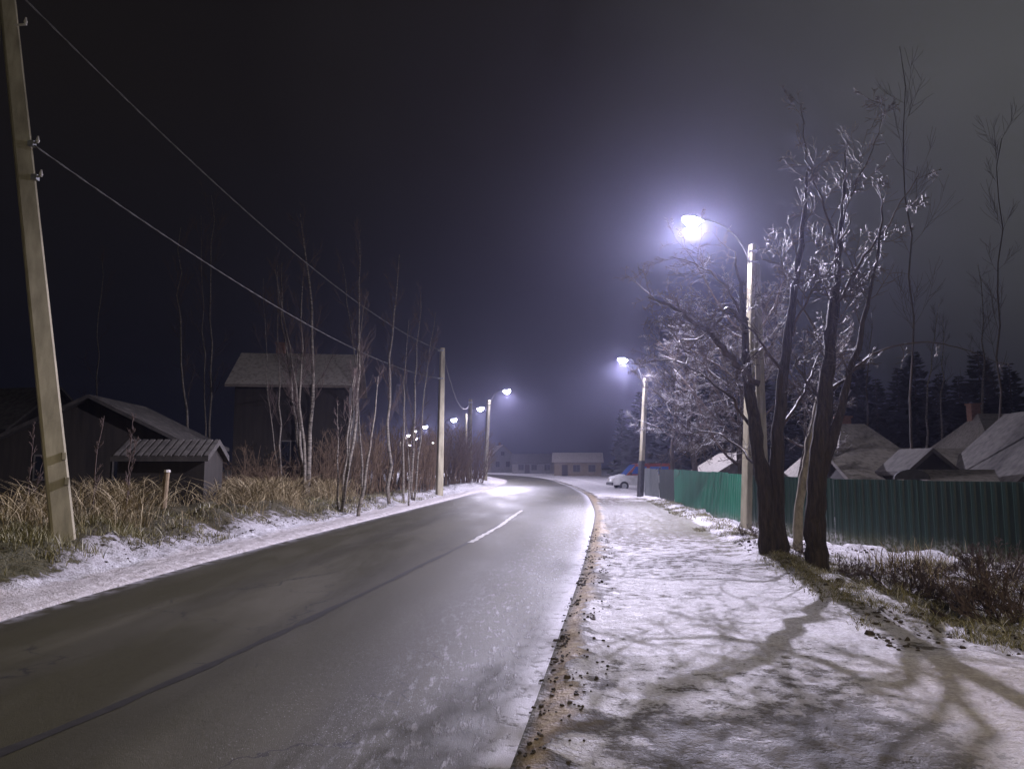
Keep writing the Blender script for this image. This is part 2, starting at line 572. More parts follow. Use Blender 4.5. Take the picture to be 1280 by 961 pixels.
# ------------------------------------------------------------------ ground, road
def sheet(name, xs_of_y, ys, zfun, mat, attrs=None, uv=False):
    rows = []
    for y in ys:
        rows.append(np.column_stack([xs_of_y(y), np.full(len(xs_of_y(y)), y)]))
    P = np.concatenate(rows)
    nx, ny = len(rows[0]), len(rows)
    z = zfun(P[:, 0], P[:, 1])
    V = np.column_stack([P, z])
    idx = np.arange(nx * ny).reshape(ny, nx)
    Q = np.stack([idx[:-1, :-1], idx[:-1, 1:], idx[1:, 1:], idx[1:, :-1]], -1).reshape(-1, 4)
    me = bpy.data.meshes.new(name)
    me.vertices.add(len(V)); me.vertices.foreach_set('co', V.ravel())
    me.loops.add(Q.size); me.loops.foreach_set('vertex_index', Q.ravel().astype(np.int32))
    me.polygons.add(len(Q)); me.polygons.foreach_set('loop_start', np.arange(0, Q.size, 4, dtype=np.int32))
    me.polygons.foreach_set('loop_total', np.full(len(Q), 4, dtype=np.int32))
    me.polygons.foreach_set('use_smooth', np.ones(len(Q), dtype=bool))
    me.update(calc_edges=True); me.validate()
    if attrs:
        for k, fn in attrs.items():
            a = me.attributes.new(k, 'FLOAT', 'POINT')
            a.data.foreach_set('value', np.clip(fn(P[:, 0], P[:, 1]), 0, 1).astype(np.float32))
    if uv:
        u = np.tile(np.linspace(0, 1, nx), ny); vv = P[:, 1]
        l = me.uv_layers.new(name='UVMap')
        U = np.column_stack([u[Q.ravel()], vv[Q.ravel()] * 0.1])
        l.data.foreach_set('uv', U.ravel())
    me.materials.append(mat)
    o = new_obj(name, me)
    return o


ys = [-25.0]
while ys[-1] < 2.5: ys.append(ys[-1] + 0.6)
while ys[-1] < 430: ys.append(ys[-1] + max(0.055, 0.0105 * ys[-1]))
ys = np.array(ys)
off_r = np.concatenate([np.arange(0, 0.9, 0.05), np.arange(0.9, 9.0, 0.09), 9 + np.geomspace(0.15, 330, 46)])
off_l = np.concatenate([np.arange(0, 6.5, 0.08), 6.5 + np.geomspace(0.15, 330, 48)])


def ground_xs(y):
    l, r = float(Ledge(y)), float(Redge(y))
    return np.concatenate([l - off_l[::-1], np.concatenate([[l + 0.06], np.linspace(l, r, 7)[1:-1], [r - 0.06]]), r + off_r])


def LR(x, y):
    return Ledge(y) - x, x - Redge(y)


def a_snow(x, y):
    l, r = LR(x, y)
    near = fbm(x * 0.5, y * 0.5, 3, 41)
    left = 1.0 * sstep(-0.3, -0.1, l) * sstep(0.95, 0.65, l) + sstep(0.55, 0.9, l) * np.interp(l, [0.6, 1.6, 2.6, 4, 8], [0.66, 0.46, 0.28, 0.18, 0.16])
    left = left - 0.30 * sstep(12.5, 9.5, y) * sstep(0.8, 1.4, l)          # greener by the near pole
    left = left + 0.22 * sstep(24, 36, y) * sstep(0.8, 1.4, l)
    path = np.interp(y, [0, 3, 6, 10, 14.5, 17, 20, 27, 33, 40, 60], [0.50, 0.53, 0.61, 0.63, 0.56, 0.45, 0.28, 0.24, 0.40, 0.58, 0.70])
    path = path - 0.22 * np.exp(-(((r - 1.9) / 0.55) ** 2 + ((y - 3.6) / 1.6) ** 2)) * 1.6
    path = path - 0.30 * np.exp(-((r - 0.95) / 0.25) ** 2) * sstep(6, 3.5, y)
    edge = sstep(2.7, 3.2, r)
    ver = np.interp(y, [0, 6.2, 7.0, 12, 16, 19, 24, 33, 42], [1.0, 0.95, 0.55, 0.50, 0.62, 0.80, 0.92, 0.95, 0.85])
    right = path * (1 - edge) + ver * edge
    right = right * sstep(0.18, 0.48, r + 0.5 * fbm(x * 2.2, y * 2.2, 3, 51)) + 0.30 * sstep(0.48, 0.18, r)
    s = np.where(r > 0, right, left) + near * 0.25
    far = sstep(60, 120, y)
    return s * (1 - far) + 0.75 * far


def a_green(x, y):
    l, r = LR(x, y)
    g = np.where(r > 0, 0.15 + 0.75 * sstep(2.2, 3.2, r) * sstep(6.5, 9, y) * sstep(5.8, 4.2, r) + 0.55 * sstep(15, 20, y) * sstep(1.0, 1.6, r), 0.35 + 0.4 * sstep(14, 10, y))
    return g


def a_dirt(x, y):
    l, r = LR(x, y)
    return np.where(r > 0, sstep(0.0, 0.10, r) * sstep(0.38, 0.14, r + 0.6 * fbm(x * 2.5, y * 1.6, 4, 8)), 0) * sstep(60, 25, y)


def a_smooth(x, y):
    l, r = LR(x, y)
    d = sstep(2.2, 3.4, r + 0.9 * fbm(x * 0.8, y * 0.8, 3, 15)) * sstep(7.0, 6.2, y - 0.10 * (r - 3.2) + 0.25 * fbm(x * 2, y * 2, 2, 31))
    ls = sstep(-0.3, -0.1, l) * sstep(0.95, 0.70, l + 0.5 * fbm(x * 1.2, y * 1.2, 3, 19)) * 0.9
    return np.where(r > 0, d, np.where(l > -0.3, ls, 0))


g = sheet('ground', ground_xs, ys, gz, M['ground'], dict(snow=a_snow, green=a_green, dirt=a_dirt, smooth=a_smooth))
tag(g, kind='structure')


def road_z(x, y):
    w = (x - Ledge(y)) / (Redge(y) - Ledge(y))
    return 0.035 - 0.04 * (2 * w - 1) ** 2 * 1.0 + 0.012 * fbm(x * 0.5, y * 0.2, 2, 77)


def road_xs(y):
    l, r = float(Ledge(y)), float(Redge(y))
    wob_r = 0.10 * float(fbm(np.array([0.0]), np.array([y * 1.3]), 3, 61)[0])
    wob_l = 0.10 * float(fbm(np.array([3.0]), np.array([y * 1.1]), 3, 62)[0])
    return np.linspace(l - 0.04 + wob_l, r + 0.05 + wob_r, 25)


rys = [-25.0]
while rys[-1] < 420: rys.append(rys[-1] + max(0.25, 0.012 * abs(rys[-1])))
rd = sheet('road', road_xs, np.array(rys), road_z, M['road'], uv=True)
tag(rd, kind='structure')


def strip(name, pts, width, lift, mat):
    """a painted or poured line lying on the road along ground points"""
    dense = []
    for a, b in zip(pts[:-1], pts[1:]):
        n = max(2, int((b - a).length / 0.25))
        dense += [a.lerp(b, i / n) for i in range(n)]
    dense.append(pts[-1])
    vs, fs = [], []
    for i, p in enumerate(dense):
        d = dense[min(i + 1, len(dense) - 1)] - dense[max(i - 1, 0)]
        nrm = Vector((d.y, -d.x, 0)).normalized()
        w = width * 0.5 * (0.6 + 0.8 * rnd.random())
        p = p + nrm * 0.07 * float(fbm(np.array([p.y * 0.9]), np.array([1.5]), 4, 88)[0])
        for s in (-1, 1):
            q = p + nrm * w * s
            vs.append((q.x, q.y, float(road_z(np.array([q.x]), np.array([q.y]))[0]) + lift))
    for i in range(len(dense) - 1):
        fs.append((2 * i, 2 * i + 1, 2 * i + 3, 2 * i + 2))
    mb = MB(); mb.add(vs, fs)
    return mb.build(name, mat)


seam = [onz(-60, 978), onz(0, 950), onz(150, 888), onz(300, 819), onz(430, 758), onz(520, 713), onz(585, 680), onz(640, 648)]
tag(strip('road_joint', seam, 0.09, 0.004, M['seam']), kind='structure')
tag(strip('road_marking', [onz(588, 680), onz(625, 659), onz(652, 639)], 0.12, 0.008, M['paint']), kind='structure')

# ------------------------------------------------------------------ haze
hz = MB(); hz.box((10, 190, 24), (640, 460, 54))
k = NT('night_haze')
k.t.nodes.remove(k.b)
pv = k.n('ShaderNodeVolumePrincipled')
pv.inputs['Color'].default_value = (0.66, 0.67, 1.0, 1)
pv.inputs['Density'].default_value = HAZE_DENSITY
pv.inputs['Anisotropy'].default_value = 0.80
k.l(pv.outputs[0], k.out.inputs['Volume'])
haze = hz.build('haze', k.m)
tag(haze, kind='stuff')

# ------------------------------------------------------------------ street lamps and poles
LAMP_COL = (0.82, 0.765, 1.0)
WARM_COL = (1.0, 0.84, 0.62)
GLOWS = {}


def lamp_light(name, power, color, parent, loc, radius=0.035, aim=Vector((-1, 0, 0))):
    ld = bpy.data.lights.new(name, 'POINT')
    ld.energy = power
    ld.color = color
    ld.shadow_soft_size = radius
    ld.use_nodes = True
    nt = ld.node_tree
    nt.nodes.clear()
    out = nt.nodes.new('ShaderNodeOutputLight')
    em = nt.nodes.new('ShaderNodeEmission')
    geo = nt.nodes.new('ShaderNodeNewGeometry')
    sp = nt.nodes.new('ShaderNodeSeparateXYZ')
    nt.links.new(geo.outputs['Incoming'], sp.inputs[0])
    # road lantern optics: brightest well out to the sides, dim straight down and above the horizontal
    rp = nt.nodes.new('ShaderNodeValToRGB')
    mp = nt.nodes.new('ShaderNodeMapRange')
    mp.inputs[1].default_value = -1; mp.inputs[2].default_value = 1
    nt.links.new(sp.outputs[2], mp.inputs[0])
    nt.links.new(mp.outputs[0], rp.inputs[0])
    e = rp.color_ramp.elements
    # 0 = straight down ... 0.5 = horizontal ... 1 = straight up
    e[0].position = 0.0; e[0].color = c4(0.30)
    e[1].position = 1.0; e[1].color = c4(0.02)
    for p, v in ((0.15, 0.40), (0.25, 0.85), (0.32, 1.0), (0.38, 0.80), (0.42, 0.46), (0.46, 0.20), (0.51, 0.10), (0.60, 0.06)):
        x = e.new(p); x.color = c4(v)
    # the reflector throws forward over the road and little towards the yards behind the pole
    dt = nt.nodes.new('ShaderNodeVectorMath'); dt.operation = 'DOT_PRODUCT'
    nt.links.new(geo.outputs['Incoming'], dt.inputs[0]); dt.inputs[1].default_value = tuple(aim)
    fm = nt.nodes.new('ShaderNodeMapRange'); fm.interpolation_type = 'SMOOTHSTEP'
    for i_, v_ in ((1, -0.55), (2, -0.15), (3, 0.12), (4, 1.0)): fm.inputs[i_].default_value = v_
    nt.links.new(dt.outputs['Value'], fm.inputs[0])
    ml = nt.nodes.new('ShaderNodeMath'); ml.operation = 'MULTIPLY'
    nt.links.new(rp.outputs[0], ml.inputs[0]); nt.links.new(fm.outputs[0], ml.inputs[1])
    nt.links.new(ml.outputs[0], em.inputs[1])
    nt.links.new(em.outputs[0], out.inputs[0])
    o = bpy.data.objects.new(name, ld)
    COL.objects.link(o)
    o.parent = parent
    o.location = loc
    return o


def pole_mesh(p0, p1, w0, w1, rot=0.0):
    """tapered square concrete post with chamfered corners"""
    mb = MB()
    p0, p1 = Vector(p0), Vector(p1)
    n = 9
    vs, fs = [], []
    sec = [(-1, -0.8), (-0.8, -1), (0.8, -1), (1, -0.8), (1, 0.8), (0.8, 1), (-0.8, 1), (-1, 0.8)]
    cr, sr = math.cos(rot), math.sin(rot)
    for i in range(n):
        t = i / (n - 1)
        p = p0.lerp(p1, t); w = (w0 + (w1 - w0) * t) / 2
        for a, b in sec:
            x, y = a * w * cr - b * w * sr, a * w * sr + b * w * cr
            vs.append((p.x + x, p.y + y, p.z))
    for i in range(n - 1):
        for k_ in range(8):
            j = (k_ + 1) % 8
            fs.append((i * 8 + k_, i * 8 + j, (i + 1) * 8 + j, (i + 1) * 8 + k_))
    fs.append(tuple(range(7, -1, -1))); fs.append(tuple((n - 1) * 8 + k_ for k_ in range(8)))
    mb.add(vs, fs)
    return mb


def street_lamp(label, base, top, lamp, power, color=LAMP_COL, w=(0.24, 0.15), detail=True, glow=400.0, size=1.0, group='street lamps along the road', dark_foot=False):
    base, top, lamp = Vector(base), Vector(top), Vector(lamp)
    t = thing('street_lamp', label, 'street lamp', base, 0, group)
    b = base
    pole_mesh(Vector((0, 0, -0.25)), top - b, w[0], w[1], 0.5).build('pole', M['concrete'], t)
    d = lamp - top
    dh = Vector((d.x, d.y, 0))
    if dh.length < 0.1: dh = Vector((1, 0, 0))
    dn = dh.normalized()
    # bracket: rises from a collar on the pole and bends over towards the road
    a0 = top - b - Vector((0, 0, 0.55)) + dn * (w[1] / 2 + 0.03)
    lp = lamp - b
    tail = lp - dn * 0.34 * size + Vector((0, 0, 0.02))
    arm = MB()
    n = 14
    pts = []
    for i in range(n + 1):
        s = i / n
        c = a0.lerp(tail, s)
        c.z = a0.z + (tail.z - a0.z) * (1 - (1 - s) ** 2.0)
        c.x = a0.x + (tail.x - a0.x) * s ** 1.35
        c.y = a0.y + (tail.y - a0.y) * s ** 1.35
        pts.append(c)
    arm.tube(pts, 0.024 * (1 if detail else 1.5), 8)
    arm.build('arm', M['dark_steel'], t, True)
    if detail:
        for dz in (0.5, 0.2):
            cl = MB()
            c = top - b - Vector((0, 0, dz))
            cl.box((c.x, c.y, c.z), (w[1] + 0.06, w[1] + 0.06, 0.05))
            cl.build('collar', M['dark_steel'], t)
    # head: a long cobra housing with a glowing bowl underneath
    ang = math.atan2(dn.y, dn.x)
    R = Matrix.Rotation(ang, 4, 'Z') @ Matrix.Rotation(math.radians(-8), 4, 'Y')
    hb = bmesh.new()
    bmesh.ops.create_uvsphere(hb, u_segments=20, v_segments=12, radius=1)
    for v in hb.verts:
        v.co.x *= 0.30 * size * (1.0 if v.co.x > 0 else 1.2)
        v.co.y *= 0.19 * size
        v.co.z = (v.co.z * 0.10 if v.co.z > 0 else v.co.z * 0.025) * size
    me = bpy.data.meshes.new('lamp_head'); hb.transform(Matrix.Translation(lp) @ R); hb.to_mesh(me); hb.free()
    me.materials.append(M['housing'])
    head = new_obj('lamp_head', me, t)
    bb = bmesh.new()
    bmesh.ops.create_uvsphere(bb, u_segments=20, v_segments=12, radius=1)
    for v in bb.verts:
        v.co.x *= 0.25 * size
        v.co.y *= 0.175 * size
        v.co.z = (v.co.z * 0.012 if v.co.z > 0 else v.co.z * 0.21) * size
        v.co.x += 0.04 * size; v.co.z -= 0.012 * size
    me = bpy.data.meshes.new('bowl'); bb.transform(Matrix.Translation(lp) @ R); bb.to_mesh(me); bb.free()
    key = (glow, color)
    if key not in GLOWS:
        GLOWS[key] = glow_mat(glow, (min(1, color[0] * 1.1), min(1, color[1] * 1.1), color[2]))
    me.materials.append(GLOWS[key])
    me.polygons.foreach_set('use_smooth', [True] * len(me.polygons))
    new_obj('bowl', me, head)
    lamp_light('lamp_light', power, color, t, lp + Vector((0, 0, -0.225 * size - 0.05)), aim=dn)
    if dark_foot:
        ft = pole_mesh(Vector((0, 0, -0.2)), (top - b) * 0.30, w[0] + 0.03, w[0] + 0.01, 0.5)
        ft.build('foot_sleeve', M['dark_steel'], t)
    return t


def gp(px, py, Y):
    p = at(px, py, Y); return p


def foot(p):
    return Vector((p.x, p.y, gzs(p.x, p.y)))


# main lamp behind the two big trees
b0 = foot(at(932, 663, 20.5))
main = street_lamp('nearest and brightest street lamp, on a concrete pole half hidden by the big forked tree', b0, at(940, 306, 20.5), at(866, 274, 20.0), LAMP_POWER)
st = pole_mesh(foot(at(957, 668, 20.9)) - b0 + Vector((0, 0, -0.25)), at(940, 330, 20.5) - b0 + Vector((0.12, 0.05, 0)), 0.22, 0.17, 0.5)
st.build('strut', M['concrete'], main)
# second lamp, at the end of the green fence
street_lamp('street lamp with dark foot at the far end of the green fence', foot(at(800, 624, 41)), at(807, 473, 41), at(779, 449, 40.5), LAMP_POWER * 0.9, dark_foot=True, w=(0.26, 0.2))
# third lamp on the left verge
street_lamp('street lamp on the left snowy verge where the road bends', foot(at(606, 600, 74)), at(611, 500, 74), at(633, 488, 74), LAMP_POWER * 1.0, w=(0.36, 0.28), size=1.35)
# the row going on round the bend
row = [(600, 510, 92, 'first street lamp beyond the bend, just left of the pole with the leaning arm'),
       (567, 524, 110, 'street lamp beyond the bend, just right of the tall grey pole'),
       (531, 533, 129, 'street lamp beyond the bend, first to the left of the tall grey pole'),
       (518, 539, 150, 'street lamp beyond the bend, second to the left of the tall grey pole'),
       (510, 544, 170, 'leftmost street lamp of the row beyond the bend'),
       (519, 548, 190, 'small street lamp set low under the row beyond the bend'),
       (540, 553, 160, 'low bright street lamp close to the tall grey pole'),
       (511, 556, 220, 'faintest and lowest street lamp beyond the bend')]
for px, py, Y, lab in row:
    lp = at(px, py, Y)
    bx = lp.x - 1.7
    fb = Vector((bx, Y, gzs(bx, Y)))
    street_lamp(lab, fb, Vector((bx, Y, lp.z - 0.7)), lp, LAMP_POWER * 0.5, detail=False, w=(0.3, 0.22), size=1.5)
# the next lamp of the right-hand row, behind the viewer
fb = Vector((4.3, -9.5, 0.0))
street_lamp('street lamp of the near row standing behind the viewer', fb, Vector((4.3, -9.5, 7.6)), Vector((2.6, -9.7, 8.5)), LAMP_POWER * 0.33, WARM_COL)


def insulator(mb, p, r=0.034):
    mb.tube([p, p + Vector((0, 0, 0.05)), p + Vector((0, 0, 0.08)), p + Vector((0, 0, 0.13))], [r * 0.6, r, r * 0.7, r * 0.4], 10)


# near leaning pole on the left with its strut
pb = at(83, 668, 13.0); pb.z = gzs(pb.x, pb.y)
ptop = at(5, -40, 13.0)
t = thing('utility_pole', 'leaning concrete utility pole with a strut on the near left bank', 'utility pole', pb, 0, 'bare poles along the left verge')
pole_mesh(Vector((0, 0, -0.3)) - (ptop - pb).normalized() * 0.2, ptop - pb, 0.36, 0.25, 0.62).build('pole', M['concrete'], t)
pole_mesh(at(-46, 690, 12.7) - pb, ptop - pb - Vector((0.10, 0.02, 0.35)), 0.24, 0.2, 0.62).build('strut', M['concrete'], t)
for px, py in ((37, 180), (41, 222)):
    c = MB(); p = at(px + 3, py, 12.93) - pb
    c.box(tuple(p), (0.1, 0.1, 0.10)); c.tube([p + Vector((0.02, -0.02, 0)), p + Vector((0.13, -0.03, 0.02))], 0.022, 8)
    c.build('clamp', M['steel'], t)
    c = MB(); insulator(c, p + Vector((0.12, -0.03, 0.0))); c.build('insulator', M['porcelain'], t, True)
for px, py in ((91, 570), (85, 601)):
    f_ = (at(px, py, 13.0).z - pb.z) / (ptop.z - pb.z)
    c = MB(); p = (ptop - pb) * f_ + Vector((0.165, -0.09, 0))
    c.box(tuple(p), (0.07, 0.12, 0.13), Matrix.Rotation(0.62, 3, 'Z')); c.build('plate', M['concrete'], t, bevel=0.012)
c = MB(); p = at(25, 32, 12.95) - pb
c.tube([p + Vector((-0.1, 0, 0)), p + Vector((0.12, 0, 0.02))], 0.02, 8); insulator(c, p + Vector((0.10, 0, 0.02))); c.build('hook', M['porcelain'], t)

# tall grey pole by the road
qb = foot(at(549, 618, 42)); qt = at(553, 435, 42)
t = thing('utility_pole', 'tall grey concrete utility pole on the snowy verge, carrying the two bright cables', 'utility pole', qb, 0, 'bare poles along the left verge')
pole_mesh(Vector((0, 0, -0.3)), qt - qb, 0.36, 0.24, 0.45).build('pole', M['concrete'], t)
for py in (438, 473):
    c = MB()
    p = at(551, py, 41.8) - qb
    c.box(tuple(p), (0.30, 0.30, 0.07))
    c.build('clamp', M['steel'], t)
sb = at(587, 590, 71); sb = foot(sb); stp = at(588, 499, 71)
t = thing('utility_pole', 'slim utility pole rising out of the brown bushes left of the bend lamp', 'utility pole', sb, 0, 'bare poles along the left verge')
pole_mesh(Vector((0, 0, -0.3)), stp - sb, 0.34, 0.26, 0.45).build('pole', M['concrete'], t)
c = MB(); p = at(588, 503, 70.8) - sb; c.box(tuple(p), (0.36, 0.36, 0.1)); c.build('clamp', M['steel'], t)


def cable(label, a, b, sag, r, group='overhead cables'):
    mb = MB()
    pts = []
    for i in range(49):
        s = i / 48
        p = a.lerp(b, s); p.z -= 4 * sag * s * (1 - s)
        pts.append(p)
    # two conductors twisted round each other
    for ph in (0, math.pi):
        q = []
        n = 200
        for i in range(n + 1):
            s = i / n * 48
            j = min(47, int(s)); p = pts[j].lerp(pts[j + 1], s - j)
            t_ = i * 0.9 + ph
            q.append(p + Vector((math.cos(t_) * r * 0.8, 0, math.sin(t_) * r * 0.8)))
        mb.tube(q, r, 5)
    o = mb.build('overhead_cable', M['cable'], None, True)
    return tag(o, label, 'cable', group)


cable('upper overhead cable sweeping from the leaning pole to the top of the tall grey pole', at(6, -26, 12.9), at(551, 438, 41.8), 0.95, 0.011)
cable('lower overhead cable sagging from the leaning pole to the tall grey pole', at(43, 182, 12.86), at(549, 473, 41.8), 0.75, 0.0095)
cable('short overhead cable hanging from the tall grey pole to the slim pole in the bushes', at(555, 445, 42.2), at(588, 503, 70.8), 1.6, 0.014)

# ------------------------------------------------------------------ green fence
M['green'] = None


def green_mat(name, c1, c2):
    k = NT(name)
    p = k.pos()
    n = k.noise(p, 1.2, 5, 0.6, (1, 1, 0.4))
    n2 = k.noise(p, 14, 4, 0.6)
    col = k.ramp(n, [(0.3, c1), (0.7, c2)])
    s = k.n('ShaderNodeSeparateXYZ'); k.l(p, s.inputs[0])
    mud = k.math('MULTIPLY', k.sm(k.math('ADD', s.outputs[2], k.math('MULTIPLY', n2, 0.5)), 0.5, 0.1), 0.55)
    col = k.mix(mud, col, (0.12, 0.12, 0.05))
    spat = k.math('MULTIPLY', k.sm(k.math('ADD', s.outputs[2], k.math('MULTIPLY', n, 0.9)), 0.62, 0.30), k.sm(n2, 0.45, 0.6))
    col = k.mix(k.math('MULTIPLY', spat, 0.6), col, (0.5, 0.5, 0.5))
    k.set('Base Color', col)
    k.set('Roughness', 0.42)
    k.bump(n2, 0.1, 0.01)
    return k.m


M['green'] = green_mat('lit_green_profiled_sheet', (0.014, 0.165, 0.092), (0.028, 0.24, 0.14))  # colour raised to paint in the lamplight on this stretch
M['green_shaded'] = green_mat('shaded_green_sheet', (0.004, 0.019, 0.012), (0.007, 0.030, 0.020))  # same green sheet, darkened to paint in the shade
M['grey_sheet'] = simple('grey_sheet', (0.14, 0.16, 0.16), (0.20, 0.22, 0.22), 3, 0.45, 0.05)


def sheet_fence(label, P0, P1, top0, top1, mats, group=None, cap=True, pitch=0.20):
    """profiled steel sheet between ground points P0 and P1; panels about 2.4 m wide, posts behind"""
    P0, P1 = Vector(P0), Vector(P1)
    t = thing('metal_fence', label, 'fence', P0, 0, group)
    d = Vector((P1.x - P0.x, P1.y - P0.y, 0)); L = d.length; dn = d.normalized()
    nrm = Vector((dn.y, -dn.x, 0))
    if nrm.x > 0: nrm = -nrm       # faces the road
    npan = max(1, round(L / 2.4))
    for i in range(npan):
        s0, s1 = i / npan, (i + 1) / npan
        m = MB(); vs, fs = [], []
        prof = []
        s = s0 * L
        while s < s1 * L - 1e-6:
            for ds, h in ((0, 0), (0.09, 0), (0.115, 0.022), (0.175, 0.022)):
                if s + ds <= s1 * L: prof.append((s + ds, h))
            s += pitch
        prof.append((s1 * L, 0))
        jig = rnd.uniform(-0.02, 0.02)
        for s, h in prof:
            q = dn * s + nrm * h
            wx, wy = P0.x + q.x, P0.y + q.y
            zt = top0 + (top1 - top0) * (s / L) + jig
            zb = gzs(wx, wy) - 0.06
            vs.append((q.x, q.y, zb - P0.z)); vs.append((q.x, q.y, zt - P0.z))
        for j in range(len(prof) - 1):
            fs.append((2 * j, 2 * j + 2, 2 * j + 3, 2 * j + 1))
        m.add(vs, fs)
        o = m.build('panel', mats[i % len(mats)], t)
        mod = o.modifiers.new('thickness', 'SOLIDIFY'); mod.thickness = 0.004
    for i in range(npan + 1):
        q = dn * (i / npan * L) - nrm * 0.06
        wx, wy = P0.x + q.x, P0.y + q.y
        zt = top0 + (top1 - top0) * i / npan - 0.06
        zb = gzs(wx, wy) - 0.3
        m = MB(); m.box((q.x, q.y, (zt + zb) / 2 - P0.z), (0.06, 0.06, zt - zb)); m.build('post', M['dark_steel'], t)
    return t


f_end = foot(at(806, 627, 41.5)); f_g = foot(at(824, 628, 37.5)); f_d = foot(at(843, 632, 33.5)); f_c = foot(at(938, 661, 22.5)); f_r = foot(at(1045, 688, 18.0)); f_x = foot(at(1290, 712, 14.2)); f_xx = Vector((14.5, 9.0, 0)); f_xx.z = gzs(14.5, 9.0)
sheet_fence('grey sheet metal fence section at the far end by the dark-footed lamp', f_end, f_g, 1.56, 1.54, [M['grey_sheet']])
sheet_fence('shade-darkened green fence section between the grey sheets and the brightly lit green stretch', f_g + Vector((0.02, -0.05, 0)), f_d, 1.53, 1.52, [M['green_shaded']])
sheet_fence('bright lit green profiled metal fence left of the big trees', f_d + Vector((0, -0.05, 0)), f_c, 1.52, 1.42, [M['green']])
sheet_fence('green metal fence stretch just behind the big tree trunks', f_c + Vector((0, -0.03, 0)), f_r, 1.40, 1.38, [M['green_shaded']])
fr = sheet_fence('shade-darkened green metal fence running to the right edge behind the ditch', f_r + Vector((0.0, -0.03, 0)), f_x, 1.36, 1.38, [M['green_shaded']])
sheet_fence('short fence return turning away at the right edge', f_x + Vector((0, -0.03, 0)), f_xx, 1.38, 1.4, [M['green_shaded']])
# arched gate head standing over the fence
c = at(1142, 592, 16.6)
m = MB(); pts = []
for i in range(13):
    a = math.pi * i / 12
    pts.append((c.x + math.cos(a) * 0.40, c.z - 0.12 + math.sin(a) * 0.22))
m.prism(pts, c.y + 0.05, c.y + 0.12)
tag(m.build('gate_arch', M['dark_steel']), 'dark rounded arch poking up over the top of the dark fence', 'gate top')


# ------------------------------------------------------------------ buildings
def house(name, label, cat, loc, rz, w, l, wall_z, ridge_h, wall_mat, roof_mat, over=0.35, windows=(), door=None, chimney=None, base_drop=0.6, hip=0.0, group=None, corr=False):
    """w across the gable (local x), l along the ridge (local y)"""
    t = thing(name, label, cat, loc, rz, group)
    m = MB()
    m.prism([(-w / 2, -base_drop), (w / 2, -base_drop), (w / 2, wall_z), (0, wall_z + ridge_h - 0.02 - hip * 0), (-w / 2, wall_z)] if hip == 0 else [(-w / 2, -base_drop), (w / 2, -base_drop), (w / 2, wall_z), (-w / 2, wall_z)], -l / 2, l / 2)
    m.build('wall', wall_mat, t)
    r = MB()
    th = 0.14
    sl = ridge_h / (w / 2)
    ex = w / 2 + over; ez = wall_z - over * sl
    y0, y1 = -l / 2 - over, l / 2 + over
    if hip == 0:
        for s in (-1, 1):
            if corr:
                n = int((y1 - y0) / 0.2)
                for i in range(n):
                    a = y0 + (y1 - y0) * i / n; b_ = a + (y1 - y0) / n * 0.62
                    r.prism([(0, wall_z + ridge_h + th + 0.04), (s * ex, ez + th + 0.04), (s * ex, ez + th - 0.01), (0, wall_z + ridge_h + th - 0.01)], a, b_)
            r.prism([(0, wall_z + ridge_h), (s * ex, ez), (s * ex, ez + th), (0, wall_z + ridge_h + th)], y0, y1)
    else:
        h = wall_z + ridge_h + th
        hy = hip
        vs = [(-ex, y0, ez), (ex, y0, ez), (ex, y1, ez), (-ex, y1, ez), (0, y0 + hy, h), (0, y1 - hy, h),
              (-ex, y0, ez + th), (ex, y0, ez + th), (ex, y1, ez + th), (-ex, y1, ez + th)]
        fs = [(0, 3, 2, 1), (6, 7, 4), (7, 8, 5, 4), (8, 9, 5), (9, 6, 4, 5), (0, 1, 7, 6), (1, 2, 8, 7), (2, 3, 9, 8), (3, 0, 6, 9)]
        r.add(vs, fs)
    roof = r.build('roof', roof_mat, t)
    for (face, a, z, ww, hh) in windows:
        f = MB(); g_ = MB()
        if face in ('+x', '-x'):
            s = 1 if face == '+x' else -1
            x = s * (w / 2 + 0.012)
            f.box((x, a, z), (0.06, ww + 0.14, hh + 0.14)); g_.box((x + s * 0.021, a, z), (0.03, ww, hh))
            f.box((x + s * 0.03, a, z), (0.03, 0.05, hh))
        else:
            s = 1 if face == '+y' else -1
            y = s * (l / 2 + 0.012)
            f.box((a, y, z), (ww + 0.14, 0.06, hh + 0.14)); g_.box((a, y + s * 0.021, z), (ww, 0.03, hh))
            f.box((a, y + s * 0.03, z), (0.05, 0.03, hh))
        fo = f.build('window', M['frame'], t); g_.build('pane', M['pane'], fo)
    if door:
        face, a, ww, hh = door
        m = MB(); s = 1 if face[0] == '+' else -1
        if face[1] == 'y': m.box((a, s * (l / 2 + 0.01), hh / 2 - 0.1), (ww, 0.07, hh))
        else: m.box((s * (w / 2 + 0.01), a, hh / 2 - 0.1), (0.07, ww, hh))
        m.build('door', M['plank'], t)
    if chimney:
        y, h = chimney
        m = MB(); m.box((0.35, y, wall_z + ridge_h + h / 2 - 0.3), (0.45, 0.45, h + 0.6)); m.box((0.35, y, wall_z + ridge_h + h + 0.03), (0.55, 0.55, 0.08))
        m.build('chimney', M['brick'], roof)
    return t


def put(px, Y, z=None):
    p = at(px, 583, Y)
    return Vector((p.x, Y, gzs(p.x, Y) if z is None else z))


PI = math.pi
